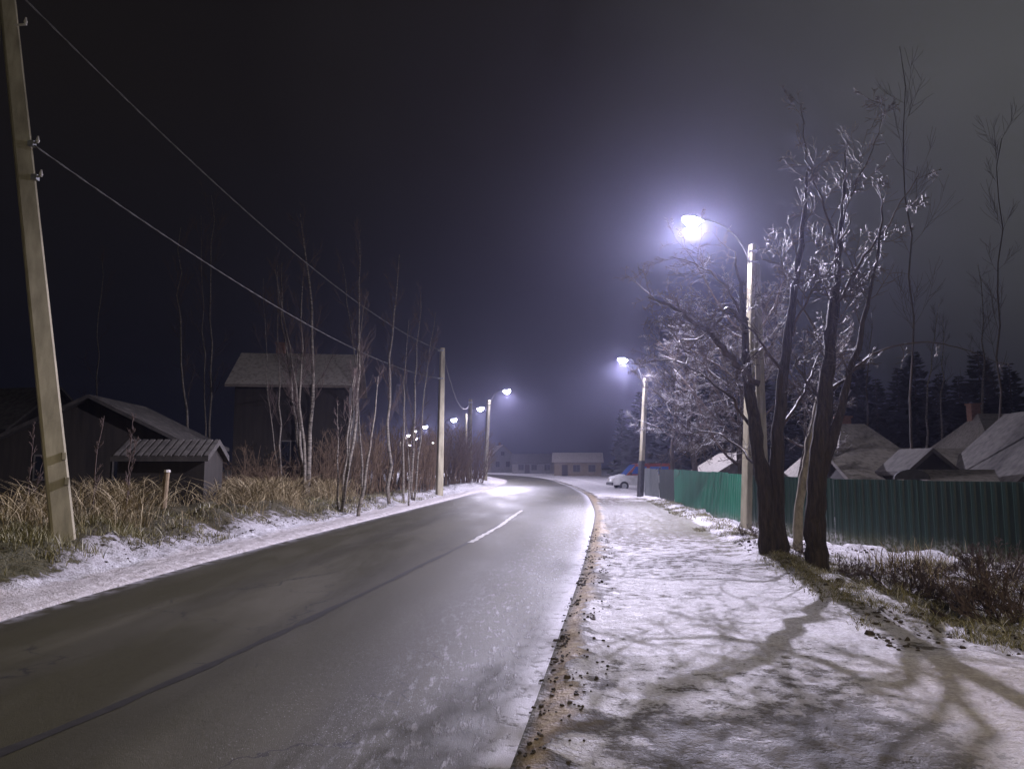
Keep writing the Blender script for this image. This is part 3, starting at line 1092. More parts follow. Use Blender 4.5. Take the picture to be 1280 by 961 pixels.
# left side
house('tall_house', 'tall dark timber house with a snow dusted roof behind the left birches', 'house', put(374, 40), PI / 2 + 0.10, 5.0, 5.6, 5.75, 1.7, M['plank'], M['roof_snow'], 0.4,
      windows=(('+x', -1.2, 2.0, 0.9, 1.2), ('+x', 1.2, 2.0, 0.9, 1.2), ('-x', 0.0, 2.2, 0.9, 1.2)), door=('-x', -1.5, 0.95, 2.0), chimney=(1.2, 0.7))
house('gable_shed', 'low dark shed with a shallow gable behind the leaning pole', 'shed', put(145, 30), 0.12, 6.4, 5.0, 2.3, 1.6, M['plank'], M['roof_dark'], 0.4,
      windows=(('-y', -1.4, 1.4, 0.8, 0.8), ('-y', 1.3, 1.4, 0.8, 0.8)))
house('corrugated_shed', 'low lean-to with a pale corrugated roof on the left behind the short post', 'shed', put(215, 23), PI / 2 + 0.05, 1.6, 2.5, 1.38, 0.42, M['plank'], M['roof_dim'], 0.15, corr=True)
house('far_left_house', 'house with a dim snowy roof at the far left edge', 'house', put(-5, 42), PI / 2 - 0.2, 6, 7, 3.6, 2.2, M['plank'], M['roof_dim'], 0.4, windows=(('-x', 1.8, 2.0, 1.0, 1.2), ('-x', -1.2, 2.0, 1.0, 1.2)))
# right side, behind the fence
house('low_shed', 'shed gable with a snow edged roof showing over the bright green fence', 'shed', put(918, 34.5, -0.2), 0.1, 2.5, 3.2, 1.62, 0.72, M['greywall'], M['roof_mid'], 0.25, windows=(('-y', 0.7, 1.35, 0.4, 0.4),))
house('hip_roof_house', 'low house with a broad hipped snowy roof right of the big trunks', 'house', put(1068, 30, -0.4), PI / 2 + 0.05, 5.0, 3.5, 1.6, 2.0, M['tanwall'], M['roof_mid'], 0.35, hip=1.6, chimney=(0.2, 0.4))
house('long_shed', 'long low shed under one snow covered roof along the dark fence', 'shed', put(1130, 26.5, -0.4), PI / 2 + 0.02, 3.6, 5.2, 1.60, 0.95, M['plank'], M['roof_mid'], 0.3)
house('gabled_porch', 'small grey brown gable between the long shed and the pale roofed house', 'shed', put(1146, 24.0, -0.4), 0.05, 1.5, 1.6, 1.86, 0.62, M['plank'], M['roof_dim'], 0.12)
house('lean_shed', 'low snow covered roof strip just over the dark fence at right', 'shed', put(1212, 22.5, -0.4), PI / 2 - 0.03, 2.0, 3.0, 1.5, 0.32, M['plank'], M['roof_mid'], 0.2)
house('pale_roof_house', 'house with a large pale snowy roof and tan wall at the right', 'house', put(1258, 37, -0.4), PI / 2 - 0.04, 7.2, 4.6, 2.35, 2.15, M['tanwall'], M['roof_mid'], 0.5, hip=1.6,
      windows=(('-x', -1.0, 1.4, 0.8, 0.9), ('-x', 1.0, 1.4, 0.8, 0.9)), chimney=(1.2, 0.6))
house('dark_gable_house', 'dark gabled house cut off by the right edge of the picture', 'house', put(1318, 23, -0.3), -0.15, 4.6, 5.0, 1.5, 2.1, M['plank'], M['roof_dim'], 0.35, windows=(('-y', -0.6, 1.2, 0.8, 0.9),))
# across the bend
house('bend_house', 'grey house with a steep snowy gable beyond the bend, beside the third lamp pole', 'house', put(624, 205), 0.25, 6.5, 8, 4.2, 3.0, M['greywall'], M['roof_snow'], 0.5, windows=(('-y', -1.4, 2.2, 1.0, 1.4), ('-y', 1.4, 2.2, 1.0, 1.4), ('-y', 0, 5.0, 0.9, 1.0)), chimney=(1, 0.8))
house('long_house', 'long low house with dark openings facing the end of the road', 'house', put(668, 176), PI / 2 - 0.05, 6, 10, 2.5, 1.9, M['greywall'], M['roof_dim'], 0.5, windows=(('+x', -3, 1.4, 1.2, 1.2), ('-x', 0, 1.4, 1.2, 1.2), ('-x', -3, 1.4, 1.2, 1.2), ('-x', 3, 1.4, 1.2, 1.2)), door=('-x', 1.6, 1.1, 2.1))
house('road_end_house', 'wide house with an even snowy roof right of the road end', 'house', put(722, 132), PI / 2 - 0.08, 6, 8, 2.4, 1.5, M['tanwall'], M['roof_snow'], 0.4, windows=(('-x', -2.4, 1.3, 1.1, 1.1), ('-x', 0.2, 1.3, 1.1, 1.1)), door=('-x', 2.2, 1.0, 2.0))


# ------------------------------------------------------------------ parked van
def van():
    p = put(800, 56, 0)
    p.z = gzs(p.x, p.y) + 0.02
    t = thing('parked_van', 'parked red van with a snow covered bonnet beyond the end of the fence', 'van', p, 0.12)
    k = NT('red_van_paint'); n = k.noise(k.pos(), 3, 4)
    k.set('Base Color', k.ramp(n, [(0.3, (0.22, 0.03, 0.02)), (0.7, (0.34, 0.05, 0.03))])); k.set('Roughness', 0.35)
    red = k.m
    k = NT('van_glass_reflection'); k.set('Base Color', (0.05, 0.12, 0.40)); k.set('Roughness', 0.08); glass = k.m  # blue lamplight reflection painted into the glass colour
    white = simple('white_van_paint', (0.5, 0.5, 0.5), (0.72, 0.72, 0.72), 3, 0.4, 0.0)
    snow = simple('bonnet_snow', (0.7, 0.7, 0.72), (0.82, 0.82, 0.84), 6, 0.8, 0.3)
    rub = simple('tyre_rubber', (0.012, 0.012, 0.012), (0.03, 0.03, 0.03), 9, 0.8, 0.2)
    # local x runs from nose (-) to tail (+)
    W = 0.86
    lower = [(-2.25, 0.38), (-2.28, 0.62), (-2.20, 0.86), (-1.30, 1.08), (2.25, 1.08), (2.28, 0.38)]
    m = MB(); m.prism(lower, -W, W); m.build('body', white, t, bevel=0.06)
    cab = [(-1.30, 1.06), (-0.52, 1.86), (-0.25, 1.95), (2.10, 1.95), (2.24, 1.06)]
    m = MB(); m.prism(cab, -W + 0.05, W - 0.05); m.build('cabin', red, t, bevel=0.05)
    m = MB(); m.prism([(-1.335, 1.09), (-0.585, 1.86), (-0.56, 1.85), (-1.30, 1.08)], -W + 0.14, W - 0.14); m.build('windscreen', glass, t)
    for s in (-1, 1):
        for x0, x1 in ((-0.75, 0.25), (0.35, 1.9)):
            m = MB(); y = s * (W - 0.045)
            m.prism([(x0 - 0.15, 1.18), (x0 + 0.2, 1.72), (x1, 1.72), (x1, 1.18)], y - 0.008, y + 0.008); m.build('side_window', glass, t)
        for x in (-1.45, 1.40):
            w_ = MB(); w_.tube([(x, s * (W - 0.17), 0.32), (x, s * (W + 0.015), 0.32)], 0.33, 20)
            wo = w_.build('wheel', rub, t)
            r_ = MB(); r_.tube([(x, s * (W + 0.0), 0.32), (x, s * (W + 0.035), 0.32)], [0.2, 0.17], 14); r_.build('rim', M['steel'], wo)
        m = MB(); m.tube([(-2.24, s * 0.6, 0.74), (-2.31, s * 0.6, 0.74)], [0.13, 0.11], 12); m.build('headlight', M['porcelain'], t)
        m = MB(); m.box((-0.95, s * (W + 0.1), 1.2), (0.1, 0.2, 0.16)); m.build('mirror', rub, t, bevel=0.02)
    m = MB(); m.box((-2.32, 0, 0.46), (0.14, 1.7, 0.2)); m.build('bumper', rub, t, bevel=0.04)
    m = MB(); m.prism([(-2.24, 0.84), (-2.12, 0.97), (-1.40, 1.16), (-1.32, 1.08), (-2.18, 0.86)], -W + 0.06, W - 0.06); m.build('snow_cover', snow, t, bevel=0.03)


van()


# ------------------------------------------------------------------ trees
def polyline(p, d, length, nseg, wig, trop, rng):
    pts = [Vector(p)]
    d = Vector(d).normalized()
    for i in range(nseg):
        d = d + Vector((rng.gauss(0, wig), rng.gauss(0, wig), rng.gauss(0, wig) + trop))
        d.normalize()
        pts.append(pts[-1] + d * (length / nseg))
    return pts


def lerp_pts(pts, t):
    s = t * (len(pts) - 1); i = min(int(s), len(pts) - 2)
    return pts[i].lerp(pts[i + 1], s - i), (pts[i + 1] - pts[i]).normalized()


def side_dir(d, ang, rng, bias=None):
    a = d.orthogonal().normalized()
    a = Matrix.Rotation(rng.uniform(0, 2 * PI), 3, d) @ a
    if bias is not None:
        a = (a + bias).normalized()
        a = a - d * a.dot(d)
        if a.length < 1e-4: a = d.orthogonal()
        a.normalize()
    return (d * math.cos(ang) + a * math.sin(ang)).normalized()


def twigs(mb, pts, r, length, depth, cnt, rng, ang=(0.6, 1.1), wig=0.16, trop=0.02, tmin=0.2, sides=4, shrink=0.55, rmin=0.004, bias=None):
    for i in range(cnt):
        t = tmin + (1 - tmin) * rng.random()
        p, d = lerp_pts(pts, t)
        dd = side_dir(d, rng.uniform(*ang), rng, bias)
        L = length * rng.uniform(0.55, 1.15) * (1.1 - 0.5 * t)
        n = 5 if depth > 1 else 4
        q = polyline(p, dd, L, n, wig, trop, rng)
        r0 = max(rmin * 1.2, r * (1 - 0.6 * t))
        mb.tube(q, [r0 + (rmin - r0) * (j / n) ** 0.8 for j in range(n + 1)], sides, cap=False)
        if depth > 1:
            twigs(mb, q, r0 * 0.55, L * shrink, depth - 1, max(2, int(cnt_for(depth, cnt))), rng, ang, wig, trop, 0.15, 3, shrink, rmin, None)


def cnt_for(depth, cnt):
    return min(11, cnt * 0.85)


def catm(pts, n=5):
    """smooth a polyline of (Vector, radius)"""
    out = []
    P = [pts[0]] + list(pts) + [pts[-1]]
    for i in range(1, len(P) - 2):
        for k_ in range(n):
            t = k_ / n
            def h(a, b, c, d): return 0.5 * ((2 * b) + (-a + c) * t + (2 * a - 5 * b + 4 * c - d) * t * t + (-a + 3 * b - 3 * c + d) * t ** 3)
            out.append((h(P[i - 1][0], P[i][0], P[i + 1][0], P[i + 2][0]), h(P[i - 1][1], P[i][1], P[i + 1][1], P[i + 2][1])))
    out.append(pts[-1])
    return out


def stem(mb, spec, Y, base, rng, sides=12, jitter=0.012):
    s = catm([(at(px, py, Y + dy) - base, r) for px, py, dy, r in spec])
    pts = [p + Vector((rng.gauss(0, jitter), rng.gauss(0, jitter), 0)) for p, r in s]
    rad = [r * rng.uniform(0.90, 1.10) for p, r in s]
    mb.tube(pts, rad, sides)
    return pts, rad


def big_tree_one():
    rng = random.Random(5)
    Y = 13.6
    base = foot(at(968, 700, Y))
    t = thing('big_tree', 'big bare tree forking low into two dark trunks, in front of the main lamp pole', 'tree', base, 0, 'big roadside trees')
    tr = MB()
    A, ra = stem(tr, [(960, 722, 0, 0.27), (962, 700, 0, 0.185), (958, 640, 0, 0.15), (951, 585, 0, 0.125), (942, 520, 0.1, 0.11), (934, 470, 0.2, 0.09), (931, 415, 0.35, 0.062), (926, 365, 0.5, 0.04), (918, 315, 0.7, 0.008)], Y, base, rng)
    B, rb = stem(tr, [(974, 722, 0.1, 0.24), (973, 695, 0.1, 0.18), (970, 620, 0.1, 0.15), (973, 540, 0.0, 0.12), (980, 460, -0.1, 0.09), (990, 380, -0.2, 0.07), (1003, 290, -0.3, 0.045), (1010, 210, -0.4, 0.02)], Y, base, rng)
    tr.build('trunk', M['bark_ridge'], t, True)
    cr = MB()
    limbs = [
        [(945, 480, 0.1, 0.065), (915, 448, -0.1, 0.058), (885, 415, -0.35, 0.05), (845, 385, -0.6, 0.036), (812, 372, -0.8, 0.016)],
        [(945, 545, 0.1, 0.055), (915, 500, 0.6, 0.04), (880, 470, 1.2, 0.03), (840, 450, 1.8, 0.02), (795, 455, 2.3, 0.01)],
        [(934, 420, 0.3, 0.05), (912, 385, 0.2, 0.04), (880, 420, 0.0, 0.025), (848, 425, -0.2, 0.015)],
        [(953, 590, 0.0, 0.04), (925, 560, 0.6, 0.03), (890, 540, 1.3, 0.022), (850, 545, 2.0, 0.012)],
        [(973, 540, 0.0, 0.05), (1000, 500, 0.4, 0.035), (1022, 450, 0.9, 0.022), (1040, 410, 1.2, 0.012)],
        [(980, 470, -0.1, 0.045), (955, 430, -0.4, 0.03), (925, 400, -0.8, 0.02), (895, 385, -1.1, 0.01)],
        [(932, 400, 0.4, 0.045), (900, 350, 0.9, 0.03), (868, 330, 1.3, 0.02), (838, 320, 1.7, 0.01)],
        [(985, 420, -0.2, 0.04), (1012, 370, -0.6, 0.03), (1040, 330, -1.0, 0.02), (1062, 270, -1.2, 0.01)],
    ]
    for i_, L in enumerate(limbs):
        k_ = 1.0 if i_ == 0 else 0.7
        P, R = stem(cr, [(a_, b_, c_, d_ * k_) for a_, b_, c_, d_ in L], Y, base, rng, 6, 0.03)
        twigs(cr, P, R[0] * 0.34, 1.2, 3, 9, rng, bias=Vector((-0.2, 0.7, -0.1)), trop=-0.02, wig=0.2)
    twigs(cr, A, 0.024, 1.3, 3, 7, rng, tmin=0.45, bias=Vector((-0.5, 0.6, 0)))
    twigs(cr, B, 0.024, 1.3, 3, 7, rng, tmin=0.45)
    cr.build('crown', M['twig'], t, True)


def big_tree_two():
    rng = random.Random(9)
    Y = 12.7
    base = foot(at(1022, 712, Y))
    t = thing('big_tree', 'tall single trunked bare tree with a long arching branch reaching right', 'tree', base, 0, 'big roadside trees')
    tr = MB()
    A, ra = stem(tr, [(1018, 735, 0, 0.33), (1021, 712, 0, 0.21), (1020, 655, 0, 0.165), (1022, 590, 0, 0.15), (1029, 520, 0, 0.135), (1036, 450, 0.1, 0.11), (1043, 380, 0.2, 0.085), (1049, 310, 0.3, 0.052), (1055, 240, 0.3, 0.030), (1060, 170, 0.4, 0.006)], Y, base, rng)
    B, rb = stem(tr, [(1024, 600, 0, 0.09), (1042, 545, -0.1, 0.085), (1056, 495, -0.2, 0.065), (1075, 420, -0.3, 0.045), (1095, 330, -0.3, 0.025), (1105, 250, -0.2, 0.012)], Y, base, rng, 8)
    tr.build('trunk', M['bark_ridge'], t, True)
    cr = MB()
    limbs = [
        [(1032, 492, 0.1, 0.05), (1062, 468, 0.2, 0.04), (1092, 443, 0.3, 0.03), (1125, 431, 0.4, 0.024), (1165, 428, 0.5, 0.018), (1205, 436, 0.6, 0.012), (1245, 452, 0.7, 0.006)],
        [(1030, 510, 0, 0.04), (1005, 470, 0.5, 0.03), (985, 440, 1.0, 0.02), (960, 425, 1.4, 0.01)],
        [(1043, 390, 0.2, 0.045), (1075, 330, 0.0, 0.03), (1110, 280, -0.2, 0.02), (1150, 215, -0.4, 0.008)],
        [(1048, 320, 0.3, 0.04), (1030, 260, 0.5, 0.03), (1010, 200, 0.7, 0.018), (1000, 130, 0.9, 0.008)],
        [(1051, 280, 0.3, 0.030), (1072, 225, 0.1, 0.020), (1094, 178, 0.0, 0.011), (1106, 130, -0.1, 0.004)],
        [(1037, 440, 0.1, 0.04), (1010, 400, 0.7, 0.03), (985, 350, 1.2, 0.018), (970, 310, 1.5, 0.009)],
    ]
    for i, L in enumerate(limbs):
        P, R = stem(cr, [(a_, b_, c_, d_ * 0.72) for a_, b_, c_, d_ in L], Y, base, rng, 6, 0.02)
        twigs(cr, P, R[0] * 0.34, 0.95 if i else 0.5, 3, 9 if i else 5, rng, wig=0.2)
    twigs(cr, A, 0.022, 1.1, 3, 12, rng, tmin=0.45)
    twigs(cr, B, 0.016, 0.9, 2, 10, rng, tmin=0.4)
    cr.build('crown', M['twig'], t, True)


def pale_sapling():
    rng = random.Random(3)
    Y = 15.2
    base = foot(at(996, 690, Y))
    t = thing('young_tree', 'slim pale leaning tree standing between the two big trunks', 'tree', base, 0)
    tr = MB()
    A, ra = stem(tr, [(995, 705, 0, 0.12), (996, 685, 0, 0.10), (1001, 620, 0, 0.09), (1010, 565, 0, 0.075), (1018, 525, 0, 0.065), (1030, 460, 0.2, 0.045), (1036, 380, 0.4, 0.02)], Y, base, rng, 9)
    tr.build('trunk', M['bark_pale'], t, True)
    cr = MB()
    twigs(cr, A, 0.02, 1.1, 3, 9, rng, tmin=0.45)
    cr.build('crown', M['twig'], t, True)


def yard_tree(label, px, Y, top_py, spread, seed, n=9, mat='twig_snow'):
    rng = random.Random(seed)
    base = put(px, Y)
    H = at(px, top_py, Y).z - base.z
    t = thing('yard_tree', label, 'tree', base, 0, 'trees standing in the yards behind the fence')
    tr = MB()
    tp = polyline((0, 0, -0.2), (rng.uniform(-.08, .08), 0, 1), H * 0.75, 8, 0.05, 0.05, rng)
    tr.tube(tp, [0.15 * (1 - 0.8 * i / 8) + 0.01 for i in range(9)], 8)
    tr.build('trunk', M['bark_dark'], t, True)
    cr = MB()
    for i in range(n):
        p, d = lerp_pts(tp, 0.30 + 0.7 * i / n)
        dd = side_dir(Vector((0, 0, 1)), rng.uniform(0.6, 1.25), rng)
        q = polyline(p, dd, spread * rng.uniform(0.8, 1.15), 6, 0.13, 0.06, rng)
        cr.tube(q, [0.05 * (1 - i_ / 6) + 0.008 for i_ in range(7)], 5)
        twigs(cr, q, 0.016, spread * 0.45, 3, 9, rng, trop=0.02, rmin=0.005)
    cr.build('crown', M[mat], t, True)


def birch(label, px, py, Y, tpx, tpy, seed, r=0.07, tw=22, stems=1, group='bare birches behind the left verge', trunk='birch', crown='twig_dark', name='birch_tree', dense=2):
    rng = random.Random(seed)
    b = at(px, py, Y); base = Vector((b.x, Y, gzs(b.x, Y)))
    top = at(tpx, tpy, Y)
    t = thing(name, label, 'tree', base, 0, group)
    tr, cr = MB(), MB()
    for s in range(stems):
        end = top - base + (Vector((0, 0, 0)) if s == 0 else Vector((rng.uniform(-1.3, 1.3), rng.uniform(-0.6, 0.6), -rng.uniform(0.3, 2.5))))
        H = end.length
        n = 12
        bow = Vector((rng.uniform(-0.03, 0.03), rng.uniform(-0.03, 0.03), 0)) * H
        pts = []
        st0 = Vector((0, 0, -0.25)) + (Vector((rng.uniform(-.12, .12), rng.uniform(-.12, .12), 0)) if s else Vector((0, 0, 0)))
        for i in range(n + 1):
            f = i / n
            p = st0.lerp(end, f) + bow * math.sin(PI * f) + Vector((rng.gauss(0, 0.012), rng.gauss(0, 0.012), 0)) * H * 0.35
            pts.append(p)
        k_ = r * (1 if s == 0 else rng.uniform(0.55, 0.85))
        tr.tube(pts, [k_ * (1 - 0.88 * (i / n) ** 0.9) + 0.004 for i in range(n + 1)], 7)
        twigs(cr, pts, k_ * 0.22, H * 0.16, dense, tw, rng, ang=(0.35, 0.75), wig=0.10, trop=0.10, tmin=0.30, rmin=0.005, sides=3)
    tr.build('trunk', M[trunk], t, True)
    cr.build('crown', M[crown], t, True)
    return t


big_tree_one()
big_tree_two()
pale_sapling()
yard_tree('broad snow flecked tree behind the fence, its twigs spread round the main lamp pole', 925, 25.6, 325, 3.3, 27, 22)
yard_tree('bushy snow flecked tree behind the bright green fence, under the lamps', 872, 33, 345, 2.7, 21, 13)
yard_tree('smaller snow flecked tree over the fence just right of the dark-footed lamp', 838, 40, 400, 2.6, 22, 11)
yard_tree('bare tree over the dark fence between the trunks and the hipped roof', 990, 25, 380, 2.0, 23, 8)
B = [
    ('thin pale birch left of the tall timber house, its crown kinked left', 245, 575, 36, 226, 285, 0.075, 14, 1),
    ('dim slender birch just right of the kinked pale birch', 263, 575, 38, 266, 245, 0.065, 14, 2),
    ('faint lone birch trunk right of the leaning pole', 126, 575, 42, 129, 320, 0.06, 10, 1),
    ('broad many stemmed birch rising in front of the timber house roof', 384, 600, 29, 378, 268, 0.10, 20, 4),
    ('upright birch at the right end of the timber house roof', 428, 600, 28, 448, 300, 0.07, 18, 2),
    ('short birch with two pale stems right of the dry grass', 427, 610, 25, 441, 470, 0.055, 9, 2),
    ('palest birch stem leaning right above the snowy verge', 446, 613, 24.5, 473, 470, 0.065, 9, 1),
    ('tallest straight birch with a bright trunk left of the tall grey pole', 486, 606, 31, 499, 318, 0.075, 16, 1),
    ('slim birch close to the right of the tallest straight birch', 505, 608, 33, 512, 400, 0.055, 12, 1),
    ('pair of grey birch stems nearest the tall grey pole', 517, 608, 34, 526, 365, 0.06, 14, 2),
    ('bent birch sapling at the foot of the grey birch pair', 511, 622, 31, 506, 520, 0.04, 8, 2),
    ('wispy birch behind the short two stemmed birch', 455, 600, 34, 428, 330, 0.05, 14, 1),
    ('reddish wispy tree to the left of the many stemmed birch', 352, 600, 33, 346, 330, 0.05, 14, 2),
]
for i, (lab, px, py, Y, tx, ty, r, tw, stn) in enumerate(B):
    birch(lab, px, py, Y, tx, ty, 100 + i, r, tw, stn)
sap = [
    ('thin sapling with grey stems just right of the leaning pole', 118, 640, 16, 130, 520, 0.018),
    ('two stemmed sapling midway between the leaning pole and the short post', 158, 640, 17, 172, 545, 0.018),
    ('wispy sapling left of the leaning pole', 30, 640, 17, 42, 530, 0.016),
    ('thin straight sapling left of the short post, against the lean-to', 163, 615, 19, 166, 520, 0.02),
]
for i, (lab, px, py, Y, tx, ty, r) in enumerate(sap):
    birch(lab, px, py, Y, tx, ty, 200 + i, r, 10, 2, 'thin saplings on the left bank', 'twig_dark', 'twig_dark', 'sapling')
# trees beyond the yards on the right, seen against the glowing sky
right_far = [
    ('tall bare birch behind the long shed, dark against the sky', 1135, 26, 60, 0.05), ('tall bare birch at the right edge behind the dark gable', 1256, 27, 170, 0.05),
    ('bare tree beyond the pale roofed house', 1215, 45, 330, 0.10), ('pale trunked pine left of the pale roofed house', 1163, 46, 380, 0.09), ('second pale trunked pine left of the pale roofed house', 1178, 48, 400, 0.09),
    ('dim bare tree behind the hipped roof', 1085, 46, 390, 0.10), ('dim bare tree seen between the two big trunks', 1005, 48, 420, 0.10),
]
for i, (lab, px, Y, ty, r) in enumerate(right_far):
    birch(lab, px, 585, Y, px + rnd.uniform(-12, 12), ty, 300 + i, r, 16, 1, 'bare trees behind the right hand yards', 'birch' if 'pale' in lab else 'bark_dark', 'twig_far', 'bare_tree')


def spruce(mbs, base, H, seed):
    rng = random.Random(seed)
    tr, cr = mbs
    tr.tube([(0, 0, -0.3), (0, 0, H)], [0.16, 0.02], 6)
    z = H * 0.12
    while z < H:
        f = 1 - z / H
        L = 0.35 + H * 0.20 * f ** 0.85
        for k_ in range(rng.choice((7, 11, 14, 16))):
            a = rng.uniform(0, 2 * PI); l = L * rng.uniform(0.4, 1.25)
            d = Vector((math.cos(a), math.sin(a), rng.uniform(-0.5, 0.05) + 0.3 * (1 - f)))
            side = Vector((-math.sin(a), math.cos(a), 0))
            p0 = Vector((0, 0, z)); p1 = p0 + d * l * 0.55 + Vector((0, 0, -0.05)); p2 = p0 + d * l
            w = l * 0.26
            dz = Vector((0, 0, -w * rng.uniform(0.3, 0.9)))
            cr.add([tuple(p0), tuple(p1 + side * w + dz), tuple(p2), tuple(p1 - side * w + dz), tuple(p1 + Vector((0, 0, 0.08)))], [(0, 1, 4), (1, 2, 4), (2, 3, 4), (3, 0, 4)])
        z += 0.20 + 0.12 * rng.random()


protos = []
for s in range(3):
    tr, cr = MB(), MB()
    spruce((tr, cr), None, 12.0, 400 + s)
    protos.append((tr, cr))
pm = []
far_spruces = [(778, 95, 512), (802, 88, 490), (822, 92, 500), (850, 84, 468), (868, 96, 490), (890, 90, 450), (915, 82, 482), (950, 88, 448), (985, 80, 475), (1030, 76, 452), (1052, 90, 480), (1075, 84, 445), (1100, 78, 475), (1128, 92, 460), (1150, 82, 440), (1180, 80, 468), (1205, 90, 470), (1232, 76, 438), (1270, 72, 455),
               ]
words_r = 'spruce in the dark tree line beyond the right hand yards'
words_l = 'spruce in the dark tree line far behind the left hand houses'
for i, (px, Y, ty) in enumerate(far_spruces):
    p = put(px, Y)
    H = at(px, ty, Y).z - p.z
    left = px < 500
    t = thing('spruce_tree', ('dark ' + (words_l if left else words_r)), 'tree', p, rnd.uniform(0, 6), 'dark spruces behind the left houses' if left else 'dark spruces behind the right yards')
    if i < 3:
        a = protos[i][0].build('trunk', M['bark_dark'], t); b = protos[i][1].build('crown', M['needles'], t)
        pm.append((a, b))
    else:
        for src in pm[i % 3]:
            o = src.copy(); COL.objects.link(o); o.parent = t
    t.scale = (H / 12 * rnd.uniform(1.0, 1.6),) * 2 + (H / 12,)


# ------------------------------------------------------------------ shrubs
def shrub_mb(seed, H, R, n, fine=4, thick=0.022, wig=0.09):
    rng = random.Random(seed); mb = MB()
    for i in range(n):
        a = rng.uniform(0, 2 * PI); s = R * 0.35 * math.sqrt(rng.random())
        lean = rng.uniform(0.05, 0.55) * R / H * 1.4
        p = Vector((math.cos(a) * s, math.sin(a) * s, -0.1))
        q = polyline(p, Vector((math.cos(a) * lean, math.sin(a) * lean, 1)), H * rng.uniform(0.6, 1.0), 6, wig, 0.03, rng)
        mb.tube(q, [thick * (1 - 0.8 * j / 6) + 0.003 for j in range(7)], 4, cap=False)
        twigs(mb, q, thick * 0.45, H * 0.26, 2, fine, rng, ang=(0.35, 0.8), wig=0.12, trop=0.06, tmin=0.2, rmin=0.004, sides=3)
    return mb


sp = [shrub_mb(500 + i, 3.4, 1.9, 34, 7).build('dry_shrub', M['shrub']) for i in range(3)]
spots = [(592, 66, 545), (575, 62, 540), (598, 78, 552), (560, 58, 535), (583, 84, 540), (565, 74, 530), (535, 56, 540), (530, 46, 545), (508, 44, 540), (478, 42, 540), (455, 40, 535), (492, 52, 530), (520, 64, 528), (548, 88, 535), (430, 36, 540), (404, 34, 545), (330, 30, 560), (360, 29, 575), (300, 27, 580), (270, 26, 585), (240, 31, 570)]
txt = {0: 'brown bare bush lit by the bend lamp beside its pole'}
for i, (px, Y, ty) in enumerate(spots):
    p = put(px, Y); H = at(px, ty, Y).z - p.z
    o = sp[i] if i < 3 else sp[i % 3].copy()
    if i >= 3: COL.objects.link(o)
    o.location = p; o.rotation_euler = (0, 0, rnd.uniform(0, 6.28)); k_ = H / 3.1; o.scale = (max(k_, 0.75), max(k_, 0.75), k_)
    if px > 555: lab = 'brown bare bush between the slim pole and the bend lamp'
    elif px > 440: lab = 'dim bare bush among the birches left of the tall grey pole'
    else: lab = 'low dim bush behind the dry grass on the left bank'
    tag(o, lab, 'shrub', {True: 'bushes by the bend', False: 'bushes among the birches' if px > 440 else 'bushes behind the dry grass'}[px > 555])
wp = [shrub_mb(520 + i, 1.0, 1.5, 30, 9, 0.009, 0.24).build('bare_brush', M['twig_dark']) for i in range(2)]
brush = [(1135, 10.6, 0.75, 'round bare bush in the ditch in front of the dark fence'), (1262, 8.6, 0.9, 'bare bush at the right edge where the ditch meets the driveway'), (1195, 10.0, 0.5, 'low bush in the ditch left of the right edge bush'),
         (1062, 12.4, 0.5, 'small brush at the foot of the single trunked tree'), (985, 14.4, 0.55, 'small brush between the two big trunks'), (1225, 12.2, 0.9, 'thin brush standing against the dark fence at right'), (942, 16.8, 0.5, 'twiggy brush round the foot of the main lamp pole')]
for i, (px, Y, s, lab) in enumerate(brush):
    o = wp[i] if i < 2 else wp[i % 2].copy()
    if i >= 2: COL.objects.link(o)
    p = put(px, Y); o.location = p; o.scale = (s, s, s * 0.9); o.rotation_euler = (0, 0, i * 1.3)
    tag(o, lab, 'shrub', 'bare brush in the right hand ditch')

# fallen branches in the ditch and by the near pole
lg = [((1090, 742), (1120, 742), (1185, 750), 'broken branch lying across the ditch in front of the dark fence', 0.03),
      ((1165, 765), (1195, 772), (1222, 768), 'pale broken branch on the ditch edge below the round bush', 0.03),
      ((1050, 720), (1085, 716), (1118, 735), 'fallen limb beside the foot of the single trunked tree', 0.035),
      ((905, 655), (930, 648), (962, 652), 'snowy stick bent across the foot of the main lamp pole', 0.022)]
for a, b, c_, lab, r in lg:
    P = []
    for px, py in (a, b, c_):
        p = onz(px, py, -0.05); P.append((Vector((p.x, p.y, gzs(p.x, p.y) + r + 0.02)), r))
    s = catm(P, 5)
    m = MB(); m.tube([p for p, _ in s], [r * (1 - 0.5 * i / len(s)) for i in range(len(s))], 7)
    rng = random.Random(len(lab)); twigs(m, [p for p, _ in s], r * 0.4, 0.5, 2, 5, rng)
    tag(m.build('fallen_branch', M['twig'], None, True), lab, 'branch', 'fallen branches on the right verge')

# short wooden post on the left bank
pp = put(206, 19.0); tp_ = at(209, 590, 19.0)
t = thing('marker_post', 'short wooden post with a pale cap in the dry grass on the left bank', 'post', pp)
m = MB(); m.tube([(0, 0, -0.3), tuple(tp_ - pp)], [0.075, 0.065], 9); m.build('post', M['wood'], t)
m = MB(); q = tp_ - pp; m.tube([tuple(q), tuple(q + Vector((0, 0, 0.06)))], [0.085, 0.07], 9); m.build('cap', M['porcelain'], t)


